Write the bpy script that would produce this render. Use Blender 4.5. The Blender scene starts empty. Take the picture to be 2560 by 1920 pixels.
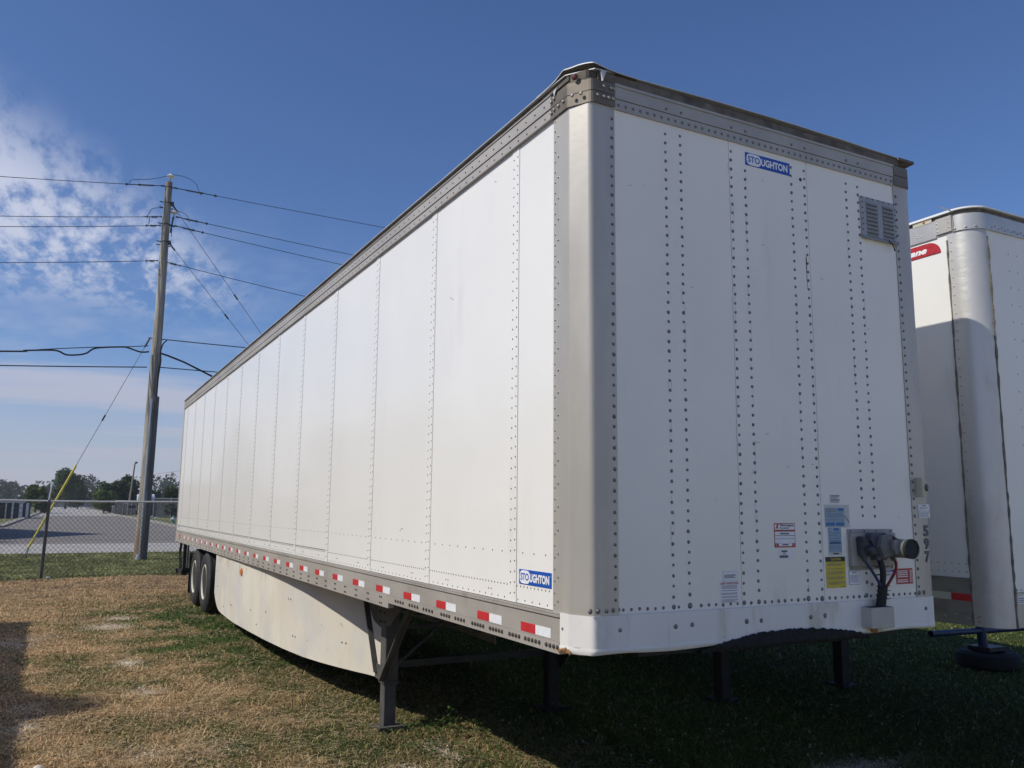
import bpy, math, random
import numpy as np
from mathutils import Vector, Matrix
random.seed(7)
rng = np.random.default_rng(11)
sc = bpy.context.scene
COL = sc.collection
R = math.radians

# ------------------------------------------------------------------ camera
CAM = Vector((-2.2115, -3.454, 1.618))
YAW, PITCH, ROLL, FPX = 0.4858, 0.1481, 0.0091, 2099.7
cy_, sy_, cp_, sp_, cr_, sr_ = math.cos(YAW), math.sin(YAW), math.cos(PITCH), math.sin(PITCH), math.cos(ROLL), math.sin(ROLL)
FWD = Vector((sy_*cp_, cy_*cp_, sp_))
RGT0 = Vector((cy_, -sy_, 0)); UP0 = RGT0.cross(FWD)
RGT = RGT0*cr_ + UP0*sr_; UPV = -RGT0*sr_ + UP0*cr_
cd = bpy.data.cameras.new('camera'); cam = bpy.data.objects.new('camera', cd); COL.objects.link(cam)
cd.sensor_width = 36; cd.lens = 36*FPX/2560; cd.clip_start = 0.05; cd.clip_end = 4000
M = Matrix.Identity(4)
for i in range(3):
    M[i][0] = RGT[i]; M[i][1] = UPV[i]; M[i][2] = -FWD[i]; M[i][3] = CAM[i]
cam.matrix_world = M
sc.camera = cam

# ------------------------------------------------------------------ light
SUN_A, SUN_E = R(4.0), R(44.0)
light_dir = Vector((math.cos(SUN_E)*math.cos(SUN_A), -math.cos(SUN_E)*math.sin(SUN_A), -math.sin(SUN_E)))
sd = bpy.data.lights.new('sun', 'SUN'); sun = bpy.data.objects.new('sun', sd); COL.objects.link(sun)
sd.energy = 3.7; sd.angle = R(0.53); sd.color = (1.0, 0.935, 0.825)
sun.rotation_euler = light_dir.to_track_quat('-Z', 'Y').to_euler()
sc.view_settings.view_transform = 'Standard'; sc.view_settings.look = 'None'
sc.view_settings.exposure = 0.0; sc.view_settings.gamma = 1.0
sc.view_settings.use_curve_mapping = False
sc.cycles.max_bounces = 8; sc.cycles.diffuse_bounces = 4; sc.cycles.volume_bounces = 1
sc.cycles.volume_step_rate = 10

w = bpy.data.worlds.new('World'); sc.world = w; w.use_nodes = True
nt = w.node_tree; nt.nodes.clear()
def N(tree, kind, **kw):
    n = tree.nodes.new(kind)
    for k, v in kw.items(): setattr(n, k, v)
    return n
def setin(n, **kw):
    for k, v in kw.items():
        n.inputs[k.replace('_', ' ')].default_value = v
def mth(tree, op, a, b=None, clamp=False):
    n = tree.nodes.new('ShaderNodeMath'); n.operation = op; n.use_clamp = clamp
    for i, v in enumerate((a, b)):
        if v is None: continue
        if isinstance(v, (int, float)): n.inputs[i].default_value = v
        else: tree.links.new(v, n.inputs[i])
    return n.outputs[0]
def mrange(tree, v, a, b, c=0., d=1., smooth=True):
    n = tree.nodes.new('ShaderNodeMapRange'); n.interpolation_type = 'SMOOTHSTEP' if smooth else 'LINEAR'
    if isinstance(v, (int, float)): n.inputs[0].default_value = v
    else: tree.links.new(v, n.inputs[0])
    for i, x in enumerate((a, b, c, d)): n.inputs[i+1].default_value = x
    return n.outputs[0]
L = nt.links.new
sky = N(nt, 'ShaderNodeTexSky', sky_type='NISHITA', sun_disc=False)
sky.sun_elevation = SUN_E; sky.sun_rotation = math.radians(-86.0)
sky.altitude = 200; sky.air_density = 1.0; sky.dust_density = 0.6; sky.ozone_density = 2.5
hs = N(nt, 'ShaderNodeHueSaturation'); hs.inputs['Saturation'].default_value = 1.0; hs.inputs['Value'].default_value = 1.0
L(sky.outputs[0], hs.inputs['Color'])
bg = N(nt, 'ShaderNodeBackground'); bg.inputs[1].default_value = 0.088
tn = N(nt, 'ShaderNodeMix', data_type='RGBA', blend_type='MULTIPLY'); tn.inputs[0].default_value = 1; tn.inputs[7].default_value = (.75, .92, 1.24, 1)
L(hs.outputs[0], tn.inputs[6]); L(tn.outputs[2], bg.inputs[0])
tc = N(nt, 'ShaderNodeTexCoord'); sp = N(nt, 'ShaderNodeSeparateXYZ'); L(tc.outputs['Generated'], sp.inputs[0])
zc = mth(nt, 'MAXIMUM', sp.outputs[2], 0.0)
zz = mth(nt, 'ADD', zc, 0.03)
px = mth(nt, 'DIVIDE', sp.outputs[0], zz); py = mth(nt, 'DIVIDE', sp.outputs[1], zz)
cm = N(nt, 'ShaderNodeCombineXYZ'); L(px, cm.inputs[0]); L(py, cm.inputs[1])
def cloudnoise(scale, rot, sx, sy, detail, rough, off=0.):
    mp = N(nt, 'ShaderNodeMapping'); mp.inputs['Rotation'].default_value = (0, 0, rot)
    mp.inputs['Scale'].default_value = (sx, sy, 1); mp.inputs['Location'].default_value = (off, off*.7, 0)
    L(cm.outputs[0], mp.inputs[0])
    n = N(nt, 'ShaderNodeTexNoise'); setin(n, Scale=scale, Detail=detail, Roughness=rough); L(mp.outputs[0], n.inputs['Vector'])
    return n.outputs[0]
# rippled high cloud (altocumulus) west of the trailer
big = cloudnoise(0.55, 0.3, 1, 1, 3, .5, 3.1)
rip = cloudnoise(8.5, -0.55, 1.7, .55, 8, .62, 1.7)
lump = cloudnoise(2.6, -0.3, 1, .55, 4, .5, 5.3)
edge = mth(nt, 'SUBTRACT', py, mth(nt, 'MULTIPLY', px, 1.35))         # grows away from the field's front edge
m1 = mth(nt, 'MULTIPLY', mrange(nt, edge, 2.15, 3.0), mrange(nt, py, 3.3, 4.4, 1., 0.10))
m1 = mth(nt, 'MULTIPLY', m1, mrange(nt, mth(nt, 'DIVIDE', px, mth(nt, 'MAXIMUM', py, .2)), .06, .22, 1., .15))
m1 = mth(nt, 'MULTIPLY', m1, mrange(nt, big, .30, .55, .55, 1.))
f1 = mth(nt, 'MULTIPLY', mrange(nt, mth(nt, 'ADD', mth(nt, 'MULTIPLY', rip, .62), mth(nt, 'MULTIPLY', lump, .38)), .40, .60), m1)
# thin wisps
wis = cloudnoise(1.3, 0.25, .9, .55, 8, .62, 9.2)
rad_ = mth(nt, 'SQRT', mth(nt, 'ADD', mth(nt, 'MULTIPLY', px, px), mth(nt, 'MULTIPLY', py, py)))
f2 = mth(nt, 'MULTIPLY', mrange(nt, wis, .46, .74, 0., .95), mrange(nt, rad_, 2.3, 4.0))
# low hazy bank toward the horizon
bank = cloudnoise(0.17, 0.1, .5, 1.3, 7, .55, 6.1)
f3 = mth(nt, 'MULTIPLY', mrange(nt, mth(nt, 'ADD', bank, mrange(nt, sp.outputs[2], 0.03, .22, .12, -.07, False)), .47, .57, 0., .80), mrange(nt, sp.outputs[2], .13, .21, 1., 0.))
hz = mrange(nt, sp.outputs[2], 0.02, .19, .66, 0.)
f = mth(nt, 'MAXIMUM', mth(nt, 'MULTIPLY', f1, .86), mth(nt, 'MULTIPLY', f2, .34)); f = mth(nt, 'MAXIMUM', f, f3); f = mth(nt, 'MAXIMUM', f, hz)
f = mth(nt, 'MINIMUM', f, .9)
bgc = N(nt, 'ShaderNodeBackground'); bgc.inputs[1].default_value = 1.0
cr = N(nt, 'ShaderNodeMix', data_type='RGBA'); L(mrange(nt, sp.outputs[2], .05, .3), cr.inputs[0])
cr.inputs[6].default_value = (.47, .475, .57, 1); cr.inputs[7].default_value = (.62, .66, .80, 1)
L(cr.outputs[2], bgc.inputs[0])
mx = N(nt, 'ShaderNodeMixShader'); L(f, mx.inputs[0]); L(bg.outputs[0], mx.inputs[1]); L(bgc.outputs[0], mx.inputs[2])
wo = N(nt, 'ShaderNodeOutputWorld'); L(mx.outputs[0], wo.inputs[0])

# ------------------------------------------------------------------ materials
def mat(name, col, rough=.5, metal=0., noise=None, bump=None, coat=0., spec=None, dirt=None):
    """noise=(scale, amount, stretch xyz); bump=(scale, strength); dirt=(colour, scale, lo, hi, stretch)"""
    m = bpy.data.materials.new(name); m.use_nodes = True; t = m.node_tree
    b = t.nodes['Principled BSDF']; b.inputs['Base Color'].default_value = (*col, 1)
    b.inputs['Roughness'].default_value = rough; b.inputs['Metallic'].default_value = metal
    if coat: b.inputs['Coat Weight'].default_value = coat; b.inputs['Coat Roughness'].default_value = .06
    if spec is not None: b.inputs['Specular IOR Level'].default_value = spec
    g = N(t, 'ShaderNodeNewGeometry'); pos = g.outputs['Position']
    c = None
    def nz(scale, stretch=(1, 1, 1), detail=5, rough_=.55):
        mp = N(t, 'ShaderNodeMapping'); mp.inputs['Scale'].default_value = stretch; t.links.new(pos, mp.inputs[0])
        n = N(t, 'ShaderNodeTexNoise'); setin(n, Scale=scale, Detail=detail, Roughness=rough_); t.links.new(mp.outputs[0], n.inputs['Vector'])
        return n.outputs[0]
    if noise:
        v = nz(noise[0], noise[2] if len(noise) > 2 else (1, 1, 1))
        mi = N(t, 'ShaderNodeMix', data_type='RGBA'); t.links.new(mrange(t, v, .3, .7), mi.inputs[0])
        a = noise[1]
        mi.inputs[6].default_value = (*[x*(1-a) for x in col], 1); mi.inputs[7].default_value = (*[min(1, x*(1+a)) for x in col], 1)
        c = mi.outputs[2]; t.links.new(c, b.inputs['Base Color'])
    if dirt:
        for d in (dirt if isinstance(dirt, list) else [dirt]):
            v = nz(d[1], d[4] if len(d) > 4 else (1, 1, 1), 7, .62)
            mi = N(t, 'ShaderNodeMix', data_type='RGBA'); t.links.new(mrange(t, v, d[2], d[3], 0., d[5] if len(d) > 5 else .8), mi.inputs[0])
            if c: t.links.new(c, mi.inputs[6])
            else: mi.inputs[6].default_value = (*col, 1)
            mi.inputs[7].default_value = (*d[0], 1); c = mi.outputs[2]; t.links.new(c, b.inputs['Base Color'])
    if bump:
        bp = N(t, 'ShaderNodeBump'); bp.inputs['Strength'].default_value = bump[1]; bp.inputs['Distance'].default_value = bump[2] if len(bump) > 2 else .01
        t.links.new(nz(bump[0], bump[3] if len(bump) > 3 else (1, 1, 1)), bp.inputs['Height']); t.links.new(bp.outputs[0], b.inputs['Normal'])
    return m
WHITE = mat('white_panel_paint', (.835, .825, .785), .30, 0, (1.2, .02), (0.9, .35, .03, (1, 1.6, .5)), coat=.30, dirt=[((.52, .50, .45), 2.2, .60, .80, (1, 1, .22), .35), ((.40, .38, .34), 24., .70, .80, (1, 1, .5), .5)])
WHITEF = mat('white_front_paint', (.86, .835, .76), .38, 0, (1.2, .03), (1.3, .5, .03, (1, 1, .5)), coat=.12, dirt=[((.50, .48, .43), 2.6, .56, .80, (1, 1, .22), .45), ((.28, .27, .25), 20., .70, .78, (1, 1, 1), .6)])
PLATE = mat('nose_plate_paint', (.76, .75, .72), .42, 0, (2, .04), (5, .25, .01), dirt=[((.42, .37, .28), 4.2, .50, .70, (1, 1, .25), .75), ((.10, .08, .07), 26., .68, .76, (1, 1, 1), .8)])
POST = mat('dull_aluminium', (.48, .455, .405), .38, .25, (3, .10, (1, 1, .3)), (22, .12, .004), dirt=[((.30, .28, .25), 2.5, .52, .75, (1, 1, .3), .5)])
RAIL = mat('bare_rail_aluminium', (.47, .44, .395), .5, .35, (4, .10, (.3, .3, 1)), (30, .1, .003), dirt=[((.25, .23, .20), 5., .55, .75, (1, 1, .5), .45)])
CAP = mat('weathered_bronze_cap', (.18, .155, .125), .55, .35, (8, .2, (.4, .4, 1)), (30, .2, .003))
DARKROOF = mat('grimy_roof_edge', (.12, .105, .085), .8, 0, (9, .45), (18, .6, .01))
ROOF = mat('roof_sheet', (.55, .56, .56), .5, .2, (3, .1), (1.5, .4, .02))
RIVET = mat('rivet_grey', (.10, .10, .10), .5, .5)
RIVETL = mat('rivet_bright', (.42, .41, .39), .4, .6)
RIVETS = mat('rivet_side', (.085, .082, .078), .6, .2)
JOINT = mat('joint_shadow_sealant', (.10, .095, .085), .8); SEAMB = mat('seam_backing_grey', (.34, .34, .33), .7)
SEAL = mat('old_sealant', (.17, .155, .12), .9, 0, (18, .35), (25, .8, .01))
LITFRAME = mat('sunlit_frame_paint', (.075, .073, .072), .65, 0, (6, .25), (30, .2, .003), dirt=((.14, .12, .10), 5., .55, .78, (1, 1, 1), .5))  # frame paint lightened for the sunlit near gear, with dust patches
BLACK = mat('black_frame_paint', (.022, .022, .024), .5, .1, (6, .3), (30, .2, .003), dirt=((.05, .043, .036), 7., .58, .78, (1, 1, 1), .5))
UNDER = mat('underside_and_shaded_steel', (.012, .012, .013), .7, 0, (6, .3))  # underside parts; also the darker copy of frame paint for shaded legs
GREASE = mat('black_grease', (.008, .008, .012), .8, 0, (30, .5), (40, .9, .02))
SKIRT = mat('weathered_skirt', (.66, .625, .545), .55, 0, (1.4, .07, (1, 1, .6)), (2, .15, .02), dirt=[((.50, .43, .33), 2.4, .54, .74, (1, 1, .2), .5), ((.52, .525, .53), 1.1, .46, .64, (1, 1, 1), .6), ((.62, .54, .42), 1.7, .52, .70, (1, 1, .7), .5), ((.20, .18, .16), 16., .66, .73, (1, 1, 1), .6)])
RUST = mat('rust', (.26, .12, .045), .9, 0, (30, .4))
TYRE = mat('tyre_rubber', (.020, .021, .023), .75, 0, (14, .25), (40, .2, .003), dirt=((.10, .09, .075), 5., .52, .8, (1, 1, 1), .35))
RIM = mat('cream_wheel_paint', (.70, .665, .57), .45, 0, (6, .06), dirt=((.35, .25, .14), 7., .56, .74, (1, 1, 1), .55))
RED = mat('red_reflective', (.52, .030, .035), .35, 0, (20, .1))
WTAPE = mat('white_reflective', (.78, .80, .83), .35, 0, (40, .05))
BLUE = mat('blue_decal', (.012, .085, .43), .35)
DWHITE = mat('decal_white', (.80, .81, .83), .4)
DBLACK = mat('print_black', (.02, .02, .025), .5)
DGREY = mat('print_grey', (.16, .17, .19), .6)
DRED = mat('decal_red', (.42, .022, .03), .4, 0, (30, .15))
DYEL = mat('caution_yellow', (.62, .50, .045), .5, 0, (20, .08))
DPALE = mat('faded_blue_paper', (.33, .42, .48), .6, 0, (30, .1))
DSLEEVE = mat('clear_sleeve', (.52, .55, .53), .35, 0, (30, .05))
DBLUE2 = mat('print_blue', (.03, .16, .38), .5)
DNAVY = mat('notice_blue', (.02, .03, .30), .5)
PRINTV = mat('print_violet', (.34, .34, .50), .6)
GALV = mat('galvanised_box', (.34, .33, .30), .55, .2, (8, .12), dirt=((.24, .21, .17), 9., .5, .75, (1, 1, .4), .5))
CAST = mat('grey_cast_metal', (.060, .066, .075), .65, .2, (16, .2), (50, .3, .002))
CASTL = mat('pale_cast_metal', (.17, .175, .175), .6, .2, (16, .15), (50, .2, .002))
RUBBER = mat('black_rubber', (.014, .014, .015), .65, 0, None, (120, .6, .004))
CBLUE = mat('blue_hose', (.014, .035, .11), .5); CRED = mat('red_hose', (.20, .012, .02), .5)
CREAM = mat('cream_plastic', (.50, .48, .36), .5); AMBER = mat('amber_lens', (.62, .17, .015), .3, 0, (30, .2))
GLASSD = mat('dark_lens', (.05, .045, .035), .25)
WOOD = mat('grey_pole_wood', (.34, .315, .26), .85, 0, (3, .42, (3, 3, .25)), (9, .8, .02, (6, 6, .4)), dirt=[((.12, .11, .09), 4., .52, .70, (3, 3, .3), .6), ((.22, .20, .13), 1.1, .5, .7, (1, 1, .6), .4)])
UGUARD = mat('dark_plastic_guard', (.10, .105, .105), .5, 0, (2, .15, (4, 4, .3)))
PIPEG = mat('galvanised_pipe', (.55, .58, .62), .35, .6)
PORC = mat('white_porcelain', (.72, .73, .72), .2, coat=.5)
WIRE = mat('dark_wire', (.035, .038, .045), .6); WIREG = mat('steel_guy', (.18, .19, .2), .5, .4)
_t = WOOD.node_tree; _b = _t.nodes['Principled BSDF']; _src = _b.inputs['Base Color'].links[0].from_socket
_g = N(_t, 'ShaderNodeNewGeometry'); _s = N(_t, 'ShaderNodeSeparateXYZ'); _t.links.new(_g.outputs['Position'], _s.inputs[0])
_m = N(_t, 'ShaderNodeMix', data_type='RGBA'); _t.links.new(mrange(_t, _s.outputs[2], .2, 1.6, .75, 0.), _m.inputs[0]); _t.links.new(_src, _m.inputs[6]); _m.inputs[7].default_value = (.20, .115, .06, 1); _t.links.new(_m.outputs[2], _b.inputs['Base Color'])
YEL = mat('yellow_guard', (.72, .62, .10), .5, 0, (8, .06))
FENCE = mat('fence_steel', (.13, .135, .135), .45, .5, (6, .1)); FPOST = mat('fence_post_steel', (.10, .105, .11), .6, .2, (6, .2)); FRAIL = mat('fence_rail_steel', (.62, .62, .60), .45, .2)
BPIPE = mat('blue_pipe_paint', (.014, .034, .085), .45, 0, (12, .2), dirt=((.12, .09, .06), 10., .6, .75, (1, 1, 1), .5))
KERBC = mat('kerb_concrete', (.27, .255, .225), .9, 0, (.9, .15))
CONC = mat('concrete', (.36, .345, .325), .9, 0, (.9, .10), (14, .3, .01), dirt=[((.20, .19, .18), 1.6, .55, .75, (1, 1, 1), .35)])
ASPH = mat('worn_asphalt', (.185, .170, .155), .9, 0, (.35, .10), (20, .5, .01), dirt=[((.24, .22, .20), .5, .45, .75, (.3, 1, 1), .6), ((.10, .095, .09), 3.5, .64, .72, (.25, 1, 1), .5)])
BARK = mat('tree_bark', (.12, .10, .08), .9, 0, (6, .3, (1, 1, .3)))
HYG = mat('hydrant_green', (.03, .20, .14), .45); HYW = mat('hydrant_white', (.75, .76, .74), .45)
GREYF = mat('grey_slatted_fence', (.13, .14, .145), .8, 0, (2, .15)); DARKF = mat('dark_screen_fence', (.055, .058, .065), .8, 0, (2, .3))
SHEDW = mat('shed_white', (.62, .64, .66), .6, 0, (3, .06)); SHEDD = mat('shed_dark_opening', (.035, .042, .07), .6)
BROWN = mat('brown_container_paint', (.05, .028, .026), .7, 0, (2, .2)); BWALL = mat('low_block_wall', (.22, .22, .215), .85, 0, (1, .15))

def leafmat(name, c1, c2, sc_=.8):
    m = bpy.data.materials.new(name); m.use_nodes = True; t = m.node_tree; b = t.nodes['Principled BSDF']
    g = N(t, 'ShaderNodeNewGeometry'); n = N(t, 'ShaderNodeTexNoise'); setin(n, Scale=sc_, Detail=4.); t.links.new(g.outputs['Position'], n.inputs['Vector'])
    mi = N(t, 'ShaderNodeMix', data_type='RGBA'); t.links.new(mrange(t, n.outputs[0], .35, .65), mi.inputs[0])
    mi.inputs[6].default_value = (*c1, 1); mi.inputs[7].default_value = (*c2, 1)
    t.links.new(mi.outputs[2], b.inputs['Base Color']); b.inputs['Roughness'].default_value = .7; b.inputs['Specular IOR Level'].default_value = .2
    tr = N(t, 'ShaderNodeBsdfTranslucent'); t.links.new(mi.outputs[2], tr.inputs[0])
    ms = N(t, 'ShaderNodeMixShader'); ms.inputs[0].default_value = .25
    t.links.new(b.outputs[0], ms.inputs[1]); t.links.new(tr.outputs[0], ms.inputs[2]); t.links.new(ms.outputs[0], t.nodes['Material Output'].inputs[0])
    return m
LEAF1 = leafmat('leaf_mid_green', (.030, .060, .020), (.075, .115, .035)); LEAF2 = leafmat('leaf_dark_green', (.022, .048, .020), (.045, .085, .030))
LEAF3 = leafmat('leaf_yellow_green', (.045, .085, .020), (.095, .145, .035)); LEAFW = leafmat('far_wood_green', (.018, .038, .020), (.034, .060, .027), .12)
WEED = leafmat('weed_leaf', (.035, .085, .018), (.07, .13, .03), 9.)

# ------------------------------------------------------------------ mesh builder
class MB:
    def __init__(s): s.v = []; s.f = []; s.m = []; s.mi = 0; s.sm = []; s.smooth = False
    def add(s, vs, fs):
        o = len(s.v); s.v += [tuple(x) for x in vs]; s.f += [tuple(i+o for i in q) for q in fs]
        s.m += [s.mi]*len(fs); s.sm += [s.smooth]*len(fs); return s
    def box(s, x0, x1, y0, y1, z0, z1):
        return s.add([(x0, y0, z0), (x1, y0, z0), (x1, y1, z0), (x0, y1, z0), (x0, y0, z1), (x1, y0, z1), (x1, y1, z1), (x0, y1, z1)],
                     [(0, 3, 2, 1), (4, 5, 6, 7), (0, 1, 5, 4), (1, 2, 6, 5), (2, 3, 7, 6), (3, 0, 4, 7)])
    def bbox(s, x0, x1, y0, y1, z0, z1, b=.004):
        """box with chamfered vertical and horizontal edges (8 corners cut)"""
        pts = []
        for z, ins in ((z0, b), (z0+b, 0), (z1-b, 0), (z1, b)):
            pts.append([(x0+b+ins*.0, y0+ins), (x1-b, y0+ins), (x1-ins, y0+b), (x1-ins, y1-b), (x1-b, y1-ins), (x0+b, y1-ins), (x0+ins, y1-b), (x0+ins, y0+b)])
        vs = [(*p, z) for (z, _), ring in zip(((z0, 0), (z0+b, 0), (z1-b, 0), (z1, 0)), pts) for p in ring]
        fs = [tuple(reversed(range(8))), tuple(range(24, 32))]
        for k in range(3):
            for i in range(8): j = (i+1) % 8; fs.append((k*8+i, k*8+j, k*8+8+j, k*8+8+i))
        return s.add(vs, fs)
    def tube(s, pts, r, n=8, cap=True, rs=None):
        pts = [Vector(p) for p in pts]; vs = []; fs = []
        up = None
        for i, p in enumerate(pts):
            d = (pts[min(i+1, len(pts)-1)]-pts[max(i-1, 0)]).normalized()
            if up is None:
                up = Vector((0, 0, 1)) if abs(d.z) < .9 else Vector((1, 0, 0))
            a = d.cross(up).normalized(); b_ = a.cross(d).normalized(); up = b_
            rr = rs[i] if rs else r
            for k in range(n):
                t = 2*math.pi*k/n; vs.append(p+a*math.cos(t)*rr+b_*math.sin(t)*rr)
        for i in range(len(pts)-1):
            for k in range(n):
                j = (k+1) % n; fs.append((i*n+k, i*n+j, (i+1)*n+j, (i+1)*n+k))
        if cap: fs += [tuple(range(n)), tuple(reversed(range((len(pts)-1)*n, len(pts)*n)))]
        return s.add(vs, fs)
    def bar(s, a, b, wx, wy, side=None):
        a = Vector(a); b = Vector(b); d = (b-a).normalized(); u = Vector(side) if side else (Vector((0, 0, 1)) if abs(d.z) < .9 else Vector((1, 0, 0)))
        x = d.cross(u).normalized(); y = x.cross(d).normalized(); vs = []
        for p in (a, b):
            for sx, sy in ((-1, -1), (1, -1), (1, 1), (-1, 1)): vs.append(p+x*sx*wx/2+y*sy*wy/2)
        return s.add(vs, [(0, 1, 2, 3), (7, 6, 5, 4), (0, 4, 5, 1), (1, 5, 6, 2), (2, 6, 7, 3), (3, 7, 4, 0)])
    def lathe(s, prof, c, axis=(0, 0, 1), n=24):
        ax = Vector(axis).normalized(); u = Vector((0, 0, 1)) if abs(ax.z) < .9 else Vector((1, 0, 0))
        a = ax.cross(u).normalized(); b_ = a.cross(ax); c = Vector(c); vs = []; fs = []
        for (r, h) in prof:
            for k in range(n):
                t = 2*math.pi*k/n; vs.append(c+ax*h+(a*math.cos(t)+b_*math.sin(t))*r)
        for i in range(len(prof)-1):
            for k in range(n):
                j = (k+1) % n; fs.append((i*n+k, i*n+j, (i+1)*n+j, (i+1)*n+k))
        if prof[0][0] > 1e-4: fs.append(tuple(range(n)))
        if prof[-1][0] > 1e-4: fs.append(tuple(reversed(range((len(prof)-1)*n, len(prof)*n))))
        return s.add(vs, fs)
    def rivet(s, p, nrm, r=.006, h=.004, n=6):
        return s.lathe([(r, -.0005), (r*.8, h*.75), (r*.35, h)], p, nrm, n)
    def prism(s, poly, z0, z1, f=lambda x, y, z: (x, y, z)):
        n = len(poly); vs = [f(x, y, z0) for x, y in poly]+[f(x, y, z1) for x, y in poly]
        fs = [tuple(reversed(range(n))), tuple(range(n, 2*n))]+[(i, (i+1) % n, n+(i+1) % n, n+i) for i in range(n)]
        return s.add(vs, fs)
    def sheet(s, path, z0, z1, t=.004, zs=None):
        """thin wall following a plan path (x,y), thickness t to the right of the travel direction"""
        P = [Vector((x, y, 0)) for x, y in path]; O = []
        for i, p in enumerate(P):
            d = (P[min(i+1, len(P)-1)]-P[max(i-1, 0)]).normalized(); O.append(p+Vector((d.y, -d.x, 0))*t)
        zs = zs or [(z0, z1)]*len(P); vs = []
        for p, o, (a, b) in zip(P, O, zs): vs += [(p.x, p.y, a), (p.x, p.y, b), (o.x, o.y, b), (o.x, o.y, a)]
        fs = []
        for i in range(len(P)-1):
            a = 4*i; b = a+4
            fs += [(a, b, b+1, a+1), (a+1, b+1, b+2, a+2), (a+2, b+2, b+3, a+3), (a+3, b+3, b, a)]
        fs += [(0, 1, 2, 3), (4*len(P)-1, 4*len(P)-2, 4*len(P)-3, 4*len(P)-4)]
        return s.add(vs, fs)
    def build(s, name, mats, parent=None, **props):
        org = Vector(parent['_o']) if parent is not None and '_o' in parent else Vector((0, 0, 0))
        me = bpy.data.meshes.new(name); me.from_pydata([(x-org.x, y-org.y, z-org.z) for x, y, z in s.v], [], s.f)
        for m_ in (mats if isinstance(mats, (list, tuple)) else [mats]): me.materials.append(m_)
        me.polygons.foreach_set('material_index', s.m); me.polygons.foreach_set('use_smooth', s.sm); me.update()
        if any(s.sm): me.set_sharp_from_angle(angle=R(38))
        o = bpy.data.objects.new(name, me); COL.objects.link(o)
        if parent is not None: o.parent = parent; o['_o'] = tuple(org)
        for k, v in props.items(): o[k] = v
        return o
def thing(name, label, cat, loc=(0, 0, 0), group=None):
    o = bpy.data.objects.new(name, None); COL.objects.link(o); o.location = loc; o.empty_display_size = .1
    o['label'] = label; o['category'] = cat; o['_o'] = tuple(loc)
    if group: o['group'] = group
    return o
def tag(o, label, cat, group=None):
    o['label'] = label; o['category'] = cat
    if group: o['group'] = group
    return o
def npmesh(name, V, F, m, parent=None, attrs=None, smooth=False, **props):
    """V (n,3), F (k,3|4) numpy"""
    me = bpy.data.meshes.new(name); k = F.shape[1]
    me.vertices.add(len(V)); me.vertices.foreach_set('co', V.astype(np.float32).ravel())
    me.loops.add(F.size); me.loops.foreach_set('vertex_index', F.astype(np.int32).ravel())
    me.polygons.add(len(F)); me.polygons.foreach_set('loop_start', np.arange(0, F.size, k, dtype=np.int32))
    me.polygons.foreach_set('loop_total', np.full(len(F), k, dtype=np.int32))
    if smooth: me.polygons.foreach_set('use_smooth', np.ones(len(F), dtype=bool))
    for nm, arr in (attrs or {}).items():
        at = me.attributes.new(nm, 'FLOAT_COLOR', 'POINT'); at.data.foreach_set('color', arr.astype(np.float32).ravel())
    me.materials.append(m); me.update(calc_edges=True); me.validate()
    o = bpy.data.objects.new(name, me); COL.objects.link(o)
    if parent is not None: o.parent = parent
    for a, b in props.items(): o[a] = b
    return o

# lettering: flat meshes from the built-in font
_fc = {}
def glyphs(txt, bold=0.0, shear=0.0):
    key = (txt, bold, shear)
    if key not in _fc:
        cu = bpy.data.curves.new('t', 'FONT'); cu.body = txt; cu.size = 1; cu.offset = bold; cu.shear = shear; cu.resolution_u = 4
        o = bpy.data.objects.new('t', cu); COL.objects.link(o)
        dg = bpy.context.evaluated_depsgraph_get(); me = bpy.data.meshes.new_from_object(o.evaluated_get(dg))
        v = [(q.co.x, q.co.y) for q in me.vertices]; f_ = [tuple(p.vertices) for p in me.polygons]
        bpy.data.objects.remove(o); bpy.data.meshes.remove(me)
        xs = [a for a, b in v]; ys = [b for a, b in v]
        x0, x1, y0, y1 = min(xs), max(xs), min(ys), max(ys)
        _fc[key] = ([((a-x0)/(x1-x0), (b-y0)/(y1-y0)) for a, b in v], f_)
    return _fc[key]
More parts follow.
